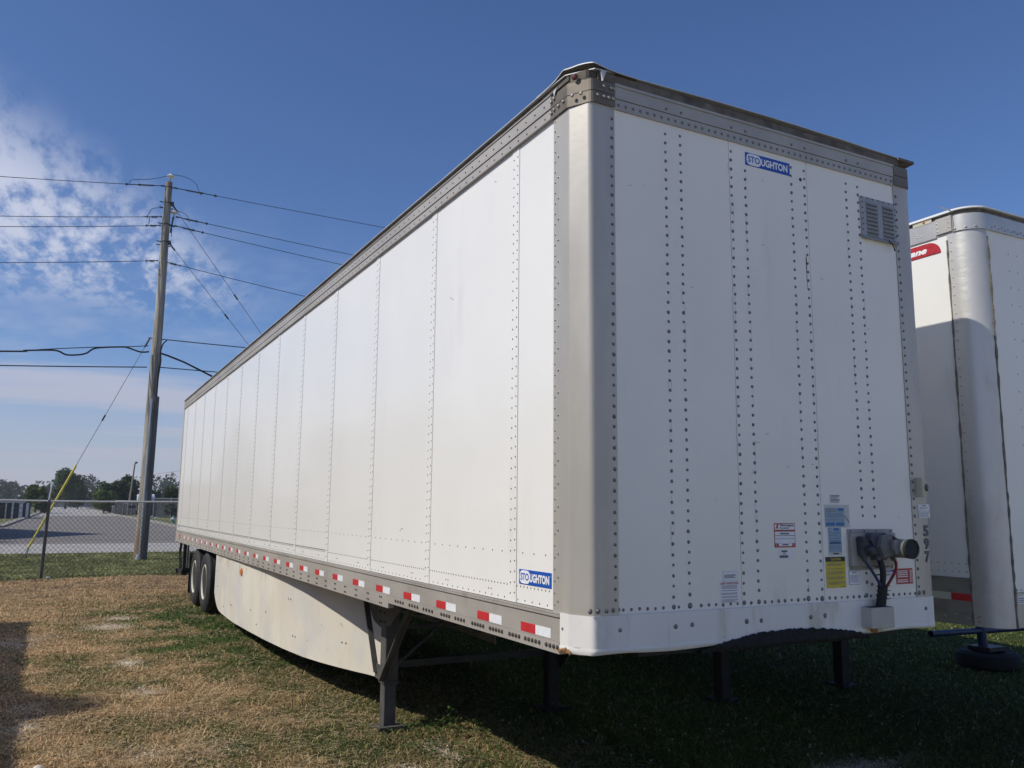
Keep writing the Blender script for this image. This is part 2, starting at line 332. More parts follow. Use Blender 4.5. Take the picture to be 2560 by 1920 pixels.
class Face:
    """drawing on a wall: map (u,v,d) -> world; u right, v up, d out of the wall"""
    def __init__(s, fn): s.fn = fn; s.b = {}
    def mb(s, m_): return s.b.setdefault(m_.name, (MB(), m_))[0]
    def rect(s, m_, u0, u1, v0, v1, d=.002, t=None):
        t = d if t is None else t
        P = [s.fn(u, v, d) for u, v in ((u0, v0), (u1, v0), (u1, v1), (u0, v1))]+[s.fn(u, v, d-t) for u, v in ((u0, v0), (u1, v0), (u1, v1), (u0, v1))]
        s.mb(m_).add(P, [(0, 1, 2, 3), (7, 6, 5, 4), (0, 4, 5, 1), (1, 5, 6, 2), (2, 6, 7, 3), (3, 7, 4, 0)])
    def poly(s, m_, pts, d=.002):
        s.mb(m_).add([s.fn(u, v, d) for u, v in pts]+[s.fn(u, v, 0.0005) for u, v in pts], [tuple(range(len(pts)))]+[(i, len(pts)+i, len(pts)+(i+1) % len(pts), (i+1) % len(pts)) for i in range(len(pts))])
    def text(s, m_, txt, u0, u1, v0, v1, d, bold=.0, shear=0.):
        v, f_ = glyphs(txt, bold, shear)
        s.mb(m_).add([s.fn(u0+(u1-u0)*a, v0+(v1-v0)*b, d) for a, b in v], f_)
    def lines(s, m_, u0, u1, v0, v1, n, d, fill=.5, ragged=.25):
        for i in range(n):
            vc = v1-(v1-v0)*(i+.5)/n; h = (v1-v0)/n*fill/2
            u = u0
            end = u1-(random.random()*ragged*(u1-u0) if i % 3 == 2 else random.random()*.04*(u1-u0))
            while u < end:
                l = random.uniform(.05, .16)*(u1-u0); s.rect(m_, u, min(u+l, end), vc-h, vc+h, d, .0002); u += l+.012*(u1-u0)
    def build(s, name, parent, order=None, label=None):
        root = None
        for k, (mb, m_) in s.b.items():
            if root is None:
                root = mb.build(name, m_, parent)
                if label: root['label'] = label
            else: mb.build('print', m_, root)
        return root
front = lambda u, v, d: (u, -d, v)
side = lambda u, v, d: (-d, -u, v)       # u = -y so that letters read left to right from the camera side

# ------------------------------------------------------------------ ground
def smooth(x, a, b): t = np.clip((x-a)/(b-a), 0, 1); return t*t*(3-2*t)
_perm = rng.random((256, 256))
def vnoise(x, y, s):
    x = np.asarray(x)*s+37.2; y = np.asarray(y)*s+11.7
    xi = np.floor(x).astype(int); yi = np.floor(y).astype(int); fx = x-xi; fy = y-yi
    fx = fx*fx*(3-2*fx); fy = fy*fy*(3-2*fy); g = lambda a, b: _perm[a & 255, b & 255]
    return (g(xi, yi)*(1-fx)+g(xi+1, yi)*fx)*(1-fy)+(g(xi, yi+1)*(1-fx)+g(xi+1, yi+1)*fx)*fy
def fbm(x, y, s, o=4):
    r = 0; a = 1; t = 0
    for i in range(o): r = r+a*vnoise(x+i*13.1, y-i*7.7, s*2**i); t += a; a *= .55
    return r/t
def gbase(y):
    y = np.asarray(y, float)
    z = -0.31+0.14*smooth(y, 3.0, 12.0)-0.02*smooth(y, 16, 24)
    return z+np.clip(y-60, 0, 70)*.0105+np.clip(y-130, 0, 170)*.0040
def gheight(x, y):
    x = np.asarray(x, float); y = np.asarray(y, float)
    on = 1-smooth(y, 31.0, 33.0)
    z = gbase(y)+on*((fbm(x, y, .35, 2)-.5)*.07+(fbm(x, y, 3., 3)-.5)*.03)
    # the wheels and landing legs stand on level spots
    return z
GRAVEL = [(-1.46, 10.85, .32, .35), (-1.24, 11.9, .25, .2), (-1.38, 7.87, .13, .25), (-1.30, 6.24, .17, .22), (-1.33, 3.9, .34, .22), (-2.37, 5.6, .16, .6), (-2.6, 9.9, .3, .5),
          (.62, 3.1, .14, .25), (.25, 2.7, .16, .2), (3.3, 1.3, .45, .16), (1.9, .5, .5, .3)]
def tint(x, y):
    """green, gravel, brown amounts at a place"""
    n1 = fbm(x, y, .8, 4); n2 = fbm(x+50, y, 2.6, 3); n3 = fbm(x, y+90, .45, 3)
    gr = smooth(x+(n1-.5)*3.2+(n2-.5)*2.4, -2.7, .5)*(1-smooth(y, 14.5, 17.5)*smooth(-x, -6, -1))
    gr = gr*.72+.34*smooth(n2, .42, .62)
    wheel = np.exp(-(((x+.15)/.75)**2+((y-11.6)/2.6)**2))*1.3
    gr = np.clip(gr*(.40+.7*n3)+wheel*smooth(n2, .30, .65)*.8, 0, 1)
    tanb = smooth(y, 11.5, 16.5)*(1-smooth(y, 20.3, 21.0))
    gr = gr*(1-.85*tanb*smooth(-x, -9, 0.3))
    verge = smooth(y+(n2-.5)*.5, 20.3, 20.8)
    gr = gr*(1-verge)+verge*(.50+.5*smooth(n1, .35, .65))
    gr = np.maximum(gr, smooth(x+(n2-.5)*.8, .7, 1.9)*(1-smooth(y, 9, 16))*.92)  # greener grass beside the trailer; its darker tint also deepens the shade there
    gv = np.zeros_like(gr)
    for cx, cyy, rx, ry in GRAVEL:
        d = ((x-cx)/rx)**2+((y-cyy)/ry)**2
        gv = np.maximum(gv, np.exp(-d*1.1)*1.25)
    gv = np.clip(gv*smooth(n2, .34, .60), 0, 1)*(1-verge)
    gr = gr*(1-gv*.8)
    br = smooth(fbm(x-20, y+33, 1.4, 4), .48, .68)
    return gr, gv, br, verge
def tcolor(x, y):
    gr, gv, br, ve = tint(x, y)
    tan = np.array([.460, .310, .172]); brown = np.array([.255, .160, .095]); green = np.array([.085, .122, .032]); olive = np.array([.190, .165, .070]); stone = np.array([.55, .48, .39]); vg = np.array([.270, .285, .125])
    c = tan[None]*(1-br[:, None])+brown[None]*br[:, None]
    g2 = gr[:, None]
    c = np.where(g2 < .5, c*(1-g2*2)+olive[None]*(g2*2), olive[None]*(2-g2*2)+green[None]*(g2*2-1))
    c = c*(1-gv[:, None])+stone[None]*gv[:, None]
    c = c*(1-ve[:, None])+(vg[None]*(.75+.5*gr[:, None]*0+.5*br[:, None]))*ve[:, None]
    return c, gr, gv, br, ve
def axis(lo, d0, d1, step, hi, g=1.18):
    a = list(np.arange(d0, d1, step)); s = step; x = d0
    pre = []
    while x > lo: s *= g; x -= s; pre.append(max(x, lo))
    s = step; x = a[-1]
    while x < hi: s *= g; x += s; a.append(min(x, hi))
    return np.array(pre[::-1]+a)
gx = axis(-640, -5.5, 11.5, .075, 640); gy = axis(-120, -.5, 33.5, .075, 860)
# keep the far rows fine enough for the slope
XX, YY = np.meshgrid(gx, gy); zz_ = gheight(XX.ravel(), YY.ravel())
V = np.column_stack([XX.ravel(), YY.ravel(), zz_]); nx_ = len(gx)
idx = np.arange(len(V)).reshape(len(gy), nx_)
Fq = np.column_stack([idx[:-1, :-1].ravel(), idx[:-1, 1:].ravel(), idx[1:, 1:].ravel(), idx[1:, :-1].ravel()])
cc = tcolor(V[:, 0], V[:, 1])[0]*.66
def attrmat(name, attr, rough=.95, trans=0., fine=None, spec=.2):
    m = bpy.data.materials.new(name); m.use_nodes = True; t = m.node_tree; b = t.nodes['Principled BSDF']
    a = N(t, 'ShaderNodeAttribute', attribute_name=attr); c = a.outputs['Color']
    b.inputs['Roughness'].default_value = rough; b.inputs['Specular IOR Level'].default_value = spec
    if fine:
        g = N(t, 'ShaderNodeNewGeometry')
        n = N(t, 'ShaderNodeTexNoise'); setin(n, Scale=fine, Detail=6., Roughness=.7); t.links.new(g.outputs['Position'], n.inputs['Vector'])
        mi = N(t, 'ShaderNodeMix', data_type='RGBA', blend_type='MULTIPLY'); mi.inputs[0].default_value = 1
        cr_n = N(t, 'ShaderNodeCombineColor'); v = mrange(t, n.outputs[0], .32, .68, .35, 1.55)
        for i in range(3): t.links.new(v, cr_n.inputs[i])
        t.links.new(c, mi.inputs[6]); t.links.new(cr_n.outputs[0], mi.inputs[7]); c = mi.outputs[2]
        bp = N(t, 'ShaderNodeBump'); bp.inputs['Strength'].default_value = .8; bp.inputs['Distance'].default_value = .02
        t.links.new(n.outputs[0], bp.inputs['Height']); t.links.new(bp.outputs[0], b.inputs['Normal'])
    t.links.new(c, b.inputs['Base Color'])
    if trans:
        tr = N(t, 'ShaderNodeBsdfTranslucent'); t.links.new(c, tr.inputs[0]); ms = N(t, 'ShaderNodeMixShader'); ms.inputs[0].default_value = trans
        t.links.new(b.outputs[0], ms.inputs[1]); t.links.new(tr.outputs[0], ms.inputs[2]); t.links.new(ms.outputs[0], t.nodes['Material Output'].inputs[0])
    return m
GROUND = attrmat('dry_turf_soil', 'tint', fine=26.)
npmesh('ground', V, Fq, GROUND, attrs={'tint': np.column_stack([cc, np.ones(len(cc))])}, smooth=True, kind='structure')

# roads: sheets draped over the ground
def strip(name, m_, x0, x1, y0, y1, lift, step=4., **pr):
    ys = np.append(np.arange(y0, y1, step), y1); mb = MB()
    vs = []; fs = []
    for y in ys: z = float(gbase(y))+lift; vs += [(x0(y) if callable(x0) else x0, y, z), (x1(y) if callable(x1) else x1, y, z)]
    for i in range(len(ys)-1): fs.append((2*i, 2*i+1, 2*i+3, 2*i+2))
    return mb.add(vs, fs).build(name, m_, **pr)
strip('road_gutter', CONC, -400, 400, 33.0, 41.7, .018, kind='structure')
strip('road', ASPH, -400, 400, 41.7, 61.0, .014, kind='structure')
def rl(y): return float(np.interp(y, [61, 63, 66, 71, 98, 119, 142, 270], [-16., -11., -7.6, -6.0, -5.4, -4.85, -4.6, -4.8]))
def rr(y): return float(np.interp(y, [61, 63, 66, 71, 85, 99, 113, 126, 174, 270], [18., 11.5, 7.4, 5.9, 5.5, 4.65, 3.8, 3.4, 3.3, 2.5]))
strip('side_street', ASPH, rl, rr, 61.0, 112.0, .014, 1.0, kind='structure')
strip('side_street_concrete', CONC, rl, rr, 112.0, 268.0, .014, 4., kind='structure')
for nm, fn, sg in (('kerb_left', rl, -1), ('kerb_right', rr, 1)):
    mb = MB(); ys = np.arange(61, 262, 1.0); vs = []; fs = []
    for y in ys:
        z = float(gbase(y)); a = fn(y); b = a+sg*.55
        vs += [(a, y, z+.0), (a, y, z+.13), (b, y, z+.14), (b, y, z-.02)]
    for i in range(len(ys)-1):
        a = 4*i; b = a+4; fs += [(a, b, b+1, a+1), (a+1, b+1, b+2, a+2), (a+2, b+2, b+3, a+3)]
    mb.add(vs, fs); mb.build('kerb', KERBC, kind='structure')
# unseen pale yard, added behind the camera to bounce light onto the front wall
BOUNCEYARD = mat('bounce_gravel', (.56, .51, .42), .95, 0, (1.2, .12), (30, .5, .01), dirt=[((.44, .40, .33), .6, .45, .7, (1, 1, 1), .6)])
mb = MB(); mb.add([(-90, -95, -.295), (90, -95, -.295), (90, -5.2, -.295), (30, -4.6, -.295), (3, -5.0, -.295), (-8, -4.8, -.295), (-90, -5.2, -.295)], [tuple(range(7))]); mb.build('added_bounce_yard', BOUNCEYARD, kind='structure')
# cracks and a tar seam across the near road
mb = MB()
for y0 in (45.2, 47.6):
    pts = [(-60+i*1.5, y0+.25*math.sin(i*.7)+random.uniform(-.1, .1)) for i in range(70)]
    for (a, b), (c, d) in zip(pts[:-1], pts[1:]):
        z = float(gbase(b))+.018; mb.add([(a, b-.07, z), (c, d-.07, z), (c, d+.07, z), (a, b+.07, z)], [(0, 1, 2, 3)])
mb.build('road_crack', DGREY, kind='structure')

# ------------------------------------------------------------------ grass
BLADE = attrmat('grass_blade', 'tint', .8, .30, None, .25)
def grass(name, n, area, hfac=1., label='', dens=None, cat='grass', wide=1.):
    x = rng.uniform(area[0], area[1], n*6); y = rng.uniform(area[2], area[3], n*6)
    d = np.hypot(x-CAM.x, y-CAM.y)
    p = np.clip((7.5/np.maximum(d, 5.))**1.7, 0, 1)
    # only where the camera may look (with a wide margin)
    az = np.degrees(np.arctan2(x-CAM.x, y-CAM.y)); p *= (az > -14)&(az < 72)
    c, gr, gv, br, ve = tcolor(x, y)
    p *= (1-.75*gv)*(.45+.55*smooth(fbm(x, y, 5., 2), .25, .6))
    if dens is not None: p *= dens(x, y)
    k = np.flatnonzero(rng.random(len(x)) < p/ max(p.max(), 1e-6))[:n]
    x, y, c, gr, ve, d = x[k], y[k], c[k], gr[k], ve[k], d[k]; m = len(k)
    z = gheight(x, y)-.004
    straw = rng.random(m) > (gr*.85+.12)
    h = np.where(straw, rng.uniform(.03, .09, m), rng.uniform(.018, .055, m))*hfac*(1+.8*(rng.random(m) > .96))
    wd = (.0012+.00036*d)*rng.uniform(.7, 1.3, m)*wide
    th = rng.uniform(0, 2*np.pi, m); lean = np.where(straw, rng.uniform(1.0, 1.58, m), rng.uniform(.35, 1.2, m))
    dx, dy = np.cos(th), np.sin(th); sx, sy = -dy*wd, dx*wd
    h1 = .55*h; l1 = lean*.75; l2 = np.minimum(lean*1.35, 1.62)
    ax = x+dx*h1*np.sin(l1); ay = y+dy*h1*np.sin(l1); az_ = z+h1*np.cos(l1)
    bx = ax+dx*h1*np.sin(l2); by = ay+dy*h1*np.sin(l2); bz = az_+h1*np.cos(l2)*.9
    Vv = np.empty((m, 5, 3))
    Vv[:, 0] = np.column_stack([x-sx, y-sy, z]); Vv[:, 1] = np.column_stack([x+sx, y+sy, z])
    Vv[:, 2] = np.column_stack([ax-sx*.8, ay-sy*.8, az_]); Vv[:, 3] = np.column_stack([ax+sx*.8, ay+sy*.8, az_]); Vv[:, 4] = np.column_stack([bx, by, bz])
    o = (np.arange(m)*5)[:, None]
    Ff = np.concatenate([o+np.array([[0, 1, 3]]), o+np.array([[0, 3, 2]]), o+np.array([[2, 3, 4]])])
    dry = np.array([.58, .42, .235]); grn = np.array([.070, .125, .026])
    mixs = rng.random(m)[:, None]
    col = np.where(straw[:, None], c*.55+dry*.45, c*.5+grn*.5)*(.40+1.15*rng.random(m)[:, None])
    col = np.where((ve > .5)[:, None], c*(.75+.45*rng.random(m)[:, None]), col)
    col = np.where((rng.random(m) > .985)[:, None], np.array([[.5, .42, .27]]), col)
    ca = np.repeat(np.column_stack([col, np.ones(m)]), 5, axis=0)
    return npmesh(name, Vv.reshape(-1, 3), Ff, BLADE, attrs={'tint': ca}, kind='stuff', label=label)
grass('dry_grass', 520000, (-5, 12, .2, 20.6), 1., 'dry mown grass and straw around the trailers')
grass('verge_grass', 60000, (-6, 8, 20.6, 33.0), 1.5, 'greener grass strip between fence and road', dens=lambda x, y: (y < 32.9)*1.0, wide=1.3)
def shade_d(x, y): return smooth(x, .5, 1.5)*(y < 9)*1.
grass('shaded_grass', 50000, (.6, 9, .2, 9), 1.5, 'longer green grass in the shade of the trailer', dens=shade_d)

# long pale straws lying on top
def straws(name, n):
    x = rng.uniform(-4.5, 2.0, n*3); y = rng.uniform(1.5, 20, n*3); d = np.hypot(x-CAM.x, y-CAM.y)
    _, gr, gv, br, ve = tcolor(x, y); k = np.flatnonzero(rng.random(n*3) < np.clip((8/d)**1.5, 0, 1)*(1-.6*gr)*smooth(fbm(x, y, 2.2, 2), .3, .6))[:n]
    x, y, d = x[k], y[k], d[k]; m = len(k); z = gheight(x, y)+rng.uniform(.008, .03, m); l = rng.uniform(.05, .17, m); th = rng.uniform(0, 6.28, m); cv = rng.normal(0, .5, m); w_ = .0010+.00022*d
    P = []
    for t in (-.5, -.17, .17, .5):
        a = th+cv*t*2; P.append(np.column_stack([x+np.cos(a)*l*t, y+np.sin(a)*l*t, z+(.25-t*t)*l*.35*rng.uniform(0, 1, m)]))
    nx_, ny_ = -np.sin(th)*w_, np.cos(th)*w_; Vv = []
    for p in P: Vv += [p+np.column_stack([nx_, ny_, 0*nx_]), p-np.column_stack([nx_, ny_, 0*nx_])]
    Vv = np.stack(Vv, 1); o = (np.arange(m)*8)[:, None]
    F_ = np.concatenate([o+np.array([[2*i, 2*i+1, 2*i+3, 2*i+2]]) for i in range(3)])
    col = np.array([.60, .47, .29])[None]*rng.uniform(.6, 1.25, (m, 1)); ca = np.repeat(np.column_stack([col, np.ones(m)]), 8, axis=0)
    npmesh(name, Vv.reshape(-1, 3), F_, BLADE, attrs={'tint': ca}, kind='stuff', label='pale cut straws lying on the dry turf')
straws('loose_straw', 16000)
# small stones of the bare patches
n = 9000; gi = rng.integers(0, len(GRAVEL), n); G = np.array(GRAVEL)[gi]
sx_ = G[:, 0]+rng.normal(0, .55, n)*G[:, 2]; sy2 = G[:, 1]+rng.normal(0, .55, n)*G[:, 3]; sz = gheight(sx_, sy2)
s = rng.uniform(.004, .013, n)*np.where(rng.random(n) > .97, 1.8, 1)
base = np.array([[1, 0, 0], [-.5, .87, 0], [-.5, -.87, 0], [.1, .1, .8], [0, 0, -.6]])
jit = rng.uniform(.6, 1.3, (n, 5, 1)); Vs = np.stack([sx_, sy2, sz], 1)[:, None, :]+base[None]*jit*s[:, None, None]
rt = rng.uniform(0, 6.28, n); 
Fs = np.concatenate([(np.arange(n)*5)[:, None]+np.array([[a, b, c]]) for a, b, c in ((0, 1, 3), (1, 2, 3), (2, 0, 3), (1, 0, 4), (2, 1, 4), (0, 2, 4))])
cs = np.repeat(np.array([.60, .54, .45])[None]*rng.uniform(.5, 1.35, (n, 1)), 5, axis=0)
STONE = attrmat('pale_stone', 'tint', .9)
npmesh('gravel', Vs.reshape(-1, 3), Fs, STONE, attrs={'tint': np.column_stack([cs, np.ones(len(cs))])}, kind='stuff', label='pale gravel showing through the turf')

# clover flowers in the shaded grass
mb = MB(); mb.smooth = True
for i in range(70):
    x = random.uniform(1.3, 5.2); y = random.uniform(-.2, 2.6)+(.9 if x < 2.6 else 0)
    z = float(gheight(x, y))+random.uniform(.05, .11)
    mb.lathe([(.001, -.008), (.009, -.003), (.008, .004), (.001, .009)], (x, y, z), n=6)
mb.build('clover_flowers', mat('clover_white', (.45, .44, .38), .8), kind='stuff')
# broad weeds round the landing gear foot
mb = MB()
for cxx, cyy, rad, cnt, hh in ((.80, 3.75, .25, 90, .20), (.62, 3.45, .3, 110, .12), (.98, 3.45, .35, 120, .16), (.30, 3.5, .16, 50, .09), (1.25, 2.9, .4, 120, .12), (.75, 2.75, .35, 110, .08), (-.05, 10.9, .45, 130, .08), (.1, 14.8, .7, 160, .10), (1.45, 3.6, .5, 140, .16), (.45, 3.1, .25, 80, .08), (2.1, 2.2, .5, 90, .1), (-.1, 9.8, .4, 90, .07)):
    for i in range(cnt):
        x = cxx+random.gauss(0, rad*.5); y = cyy+random.gauss(0, rad*.5); z = float(gheight(x, y))
        h = random.uniform(.2, 1.)*hh; t = random.uniform(0, 6.28); l = random.uniform(.012, .030); ww = l*.5
        dx, dy = math.cos(t), math.sin(t); ti = random.uniform(-.3, .9)
        c0 = Vector((x+dx*h*.3, y+dy*h*.3, z+h)); u = Vector((dx, dy, ti)).normalized()*l; s_ = Vector((-dy, dx, 0))*ww
        mb.add([c0-u*.2, c0+u*.5-s_, c0+u*1.2, c0+u*.5+s_], [(0, 1, 2, 3)])
        if i % 4 == 0: mb.add([(x-.0015, y, z), (x+.0015, y, z), c0+Vector((.001, 0, 0)), c0-Vector((.001, 0, 0))], [(0, 1, 2, 3)])
mb.build('weeds', WEED, kind='stuff', label='low broad leaved weeds around the landing gear and wheels')
st = MB(); st.smooth = True
st.lathe([(.001, -.02), (.032, -.012), (.038, .006), (.024, .020), (.001, .027)], (-2.22, 3.93, float(gheight(-2.22, 3.93))+.01), (.15, .1, 1), 9)
tag(st.build('stone', mat('chalky_stone', (.55, .52, .45), .9, 0, (30, .2))), 'pale fist sized stone on the dry grass at lower left', 'stone')

# ------------------------------------------------------------------ main trailer
ZP = 1.120; ZT = 3.725            # panel bottom and top
T = thing('box_trailer', 'long white box semi trailer with dull metal corner post and blue maker decals', 'semi trailer', (1.295, 8.0, -.2))
LEN = 16.1
seams = [.662+1.236*k for k in range(13)]
edges = [.262]+seams[:13]+[LEN-.02]
for a, b in zip(edges[:-1], edges[1:]):
    mb = MB(); mb.box(0.002, .012, a+.0020, b-.0003, ZP-.02, ZT+.02)
    if b < LEN-.1:
        pass
    if a > .5: mb.box(-.0012, .004, a+.0030, a+.088, ZP-.005, ZT+.01)       # lap strip over the hidden post
    mb.build('side_panel', WHITE, T)
MB().box(.010, .02, .2, LEN-.01, ZP-.03, ZT+.03).build('seam_backing', SEAMB, T)
# far side wall and rear
MB().box(2.575, 2.59, .2, LEN-.02, ZP-.03, ZT+.03).build('far_side_wall', WHITE, T)
# side rivets
mb = MB(); nrm = (-1, 0, 0)
for s0 in seams:
    z = ZP+.05
    while z < ZT-.02:
        for off, zo in ((.020, 0.), (.067, -.006)): mb.rivet((-.001, s0+off, z+zo), nrm, .0052, .0035, 5)
        z += .0568
mb.build('rivet', RIVETS, T, kind='stuff')
mb = MB(); y = .35
while y < LEN-.1:
    if all(abs(y-s0-.04) > .05 for s0 in seams): mb.rivet((.002, y, 1.386), nrm, .005, .003, 5)
    y += .122
y = .31
while y < LEN-.1:
    mb.rivet((.002, y, 1.2085), nrm, .0048, .0032, 5); y += .0385
y = .33
while y < LEN-.1:
    mb.rivet((.002, y, 1.137), nrm, .005, .003, 5); y += .079
for k in range(26):
    y = .97+.618*k
    for dy in (0, .033): mb.rivet((.002, y+dy, 1.168), nrm, .005, .003, 5)
mb.build('rivet', RIVETS, T, kind='stuff')
MB().box(-.0008, .003, 4.4, LEN-.03, 1.221, 1.226).build('kick_strip_edge', JOINT, T)
# corner posts: bent sheet with two soft bends
def corner_path(x_side, y_front, out=0., a=.262, b=.205, mirror=None, by=.098, bx=.044):
    P = []
    def arc(c, r, t0, t1, n=7): return [(c[0]+r*math.cos(t), c[1]+r*math.sin(t)) for t in np.linspace(t0, t1, n)]
    by += .004; bx += .016
    A = (-out+.0065, by-.0045); B = (bx-.014, -out+.017)
    mid = lambda f: (A[0]*(1-f)+B[0]*f, A[1]*(1-f)+B[1]*f)
    pts = [(-out, a), (-out, by+.024), (-out, by+.010), (-out+.0012, by+.0035), A, mid(.08), mid(.5), mid(.92), B,
           (bx-.006, -out+.0065), (bx+.004, -out+.0015), (bx+.016, -out), (bx+.028, -out), (b, -out)]
    if mirror is not None: pts = [(mirror-x, y) for x, y in pts][::-1]
    return pts
cp1 = corner_path(0, 0, .006)
mb = MB(); mb.smooth = True; mb.sheet(list(cp1)[::-1], ZP-.005, 3.735, .004); mb.build('corner_post', POST, T)
cp2 = corner_path(0, 0, .006, mirror=2.59, b=.2)
mb = MB(); mb.smooth = True; mb.sheet(list(cp2)[::-1], ZP-.005, 3.735, .004); mb.build('corner_post', POST, T)
mb = MB(); z = ZP+.03; i = 0
while z < 3.72:
    mb.rivet((-.007, .245, z), nrm, .006, .004, 6)
    if i % 2 == 0 or z < 1.2: mb.rivet((-.007, .213, z+.02), nrm, .0065, .005, 6)
    z += .058; i += 1
mb.build('rivet', RIVETL, T, kind='stuff')
MB().box(-.004, .002, .258, .262, ZP, 3.73).build('post_sealant', JOINT, T)
# front wall panels
fe = [.204, .998, 1.612, 2.392]
for a, b in zip(fe[:-1], fe[1:]): MB().box(a+.002, b-.0015, .0, .012, ZP-.01, 3.735).build('front_panel', WHITEF, T)
MB().box(.1, 2.5, .010, .02, ZP-.02, 3.74).build('seam_backing', JOINT, T)
FRIV = mat('front_rivet_grey', (.21, .21, .205), .5, .3); FRING = mat('rivet_grime', (.10, .095, .088), .8)
mb = MB(); mr = MB(); fn_ = (0, -1, 0)
def friv(x, z, r=.0074, ring=1.28, d=.0):
    j = random.uniform(-.0015, .0015); r *= random.uniform(.84, 1.14)
    mb.rivet((x+j, -.0015-d, z+j), fn_, r, .0045, 8)
    if ring: mr.lathe([(r*ring*random.uniform(.90, 1.06), 0), (r*.5, .0016)], (x+j+random.uniform(-.001, .001), -.0002-d, z+j-random.uniform(0, .003)), fn_, 7)
for x, lo, hi in ((.545, 1.19, 3.69), (.648, 1.19, 3.69), (1.013, 1.19, 3.69), (1.118, 1.19, 3.60), (1.484, 1.19, 3.69), (1.592, 1.19, 3.69), (1.953, 1.60, 3.70), (2.058, 1.60, 3.70), (2.408, 1.18, 3.70), (.187, 1.19, 3.70)):
    z = lo
    while z < hi: friv(x, z+(.01 if x in (.648, 1.118) else 0), d=.0065 if x in (2.408, .187) else 0); z += .0525
x = .235
while x < 2.38:
    if min(abs(x-c) for c in (.545, .648, 1.013, 1.118, 1.484, 1.592)) > .03: friv(x, 1.140, .0075)
    x += .0487
for x in (.04, .085, .135, .172, .42*0+.205, .545, .648, 1.013, 1.118, 1.484, 1.592, 1.95, 2.06, 2.41, 2.45): friv(x, 1.143, (.0120 if x > .2 else .010), 1.3, .006 if x < .2 or x > 2.39 else 0)
for x in (.205, .545, .648, 1.013, 1.118, 1.484, 1.592, 2.45): friv(x, 1.048, .0110, 1.25, .0125)
for x, z in ((1.958, 1.27), (1.96, 1.22), (2.0, 1.205)): friv(x, z, .008)
mr.build('rivet_grime', FRING, T, kind='stuff'); mb.build('rivet', FRIV, T, kind='stuff')
mb = MB(); mb.lathe([(.012, 0), (.008, .001)], (1.562, -.0005, 3.596), fn_, 10); mb.build('drilled_hole', DBLACK, T)
# top rails
mb = MB(); mb.box(-.010, .03, .276, LEN, 3.731, 3.792).box(-.016, .03, .276, LEN, 3.795, 3.868).box(-.020, .01, .276, LEN, 3.728, 3.733).box(-.022, .0, .276, LEN, 3.866, 3.872)
mb.build('top_rail', RAIL, T)
mb = MB(); y = .35
while y < LEN-.05:
    mb.rivet((-.0105, y, 3.757), nrm, .006, .004, 6); mb.rivet((-.0165, y, 3.826), nrm, .006, .004, 6); y += .104
mb.build('rivet', RIVETS, T, kind='stuff')
mb = MB(); mb.box(.203, 2.39, -.010, .03, 3.715, 3.772).box(.203, 2.39, -.014, .03, 3.775, 3.842).box(.203, 2.39, -.02, .0, 3.842, 3.856).build('front_top_rail', mat('front_rail_metal', (.42, .40, .355), .5, .3, (4, .08)), T)
mb = MB(); x = .23
while x < 2.38: mb.rivet((x, -.0105, 3.742), fn_, .0092, .005, 8); x += .0475
for c in (.545, .648, 1.013, 1.118, 1.484, 1.592, 1.953, 2.058): mb.rivet((c, -.0145, 3.796), fn_, .0092, .005, 8)
mb.build('rivet', FRIV, T, kind='stuff')
# grimy strip between rail and roof, roof sheet with curled flashing
mb = MB(); mb.box(-.012, .03, .10, LEN, 3.873, 3.899); mb.box(.1, 2.45, -.012, .03, 3.857, 3.903); mb.build('roof_edge_strip', DARKROOF, T)
mb = MB(); nx2, ny2 = 12, 60; vs = []; fs = []
for j in range(ny2+1):
    for i in range(nx2+1):
        x = -.03+2.62*i/nx2; y = (-.02+.14*j) if j < 2 else .12+(LEN-.12)*(j-1)/(ny2-1)
        z = 3.905+.02*math.sin(math.pi*i/nx2)+random.uniform(-.0015, .0015)
        if j == 0: x = min(max(x, .075), 2.515)
        elif j == 1: x = max(x, -.022)
        vs.append((x, y, z)); 
o_ = len(vs); vs += [(a, b, c+.005) for a, b, c in vs]
for j in range(ny2):
    for i in range(nx2):
        a = j*(nx2+1)+i; fs += [(a, a+nx2+1, a+nx2+2, a+1), (o_+a, o_+a+1, o_+a+nx2+2, o_+a+nx2+1)]
for j in range(ny2):
    for a in (j*(nx2+1), j*(nx2+1)+nx2): fs.append((a, a+nx2+1, o_+a+nx2+1, o_+a))
for i in range(nx2):
    for a in (i, ny2*(nx2+1)+i): fs.append((a, a+1, o_+a+1, o_+a))
mb.add(vs, fs).build('roof', ROOF, T)
# bronze corner caps (near and far), with bent flashing above the near one
def cap(pth, name='corner_cap'):
    mb = MB(); mb.sheet(pth, 3.722, 3.785, .006)
    q = [(x*1.0, y) for x, y in pth]
    mb.sheet(q, 3.789, 3.852, .009); mb.build(name, CAP, T)
cap(corner_path(0, 0, .017, a=.28, b=.205, by=.10, bx=.046)[::-1]); cap(corner_path(0, 0, .017, a=.28, b=.20, mirror=2.59)[::-1])
mb = MB()
for (x, y, z) in ((-.022, .265, 3.755), (-.022, .265, 3.82), (-.022, .235, 3.762), (-.022, .235, 3.826), (-.022, .19, 3.765), (-.022, .14, 3.768)): mb.rivet((x, y, z), nrm, .009, .007, 8)
for (x, y) in ((.0, .075), (.028, .035)): mb.rivet((x-.012, y-.012, 3.770), (-.8, -.6, 0), .0105, .008, 8)
for x in (.09, .13, .16, .19): mb.rivet((x, -.024, 3.760+.002*x), fn_, .009, .006, 8)
for x in (.13, .175, .19): mb.rivet((x, -.024, 3.818), fn_, .009, .006, 8)
mb.build('rivet', mat('cap_rivet', (.36, .35, .33), .4, .5), T, kind='stuff')
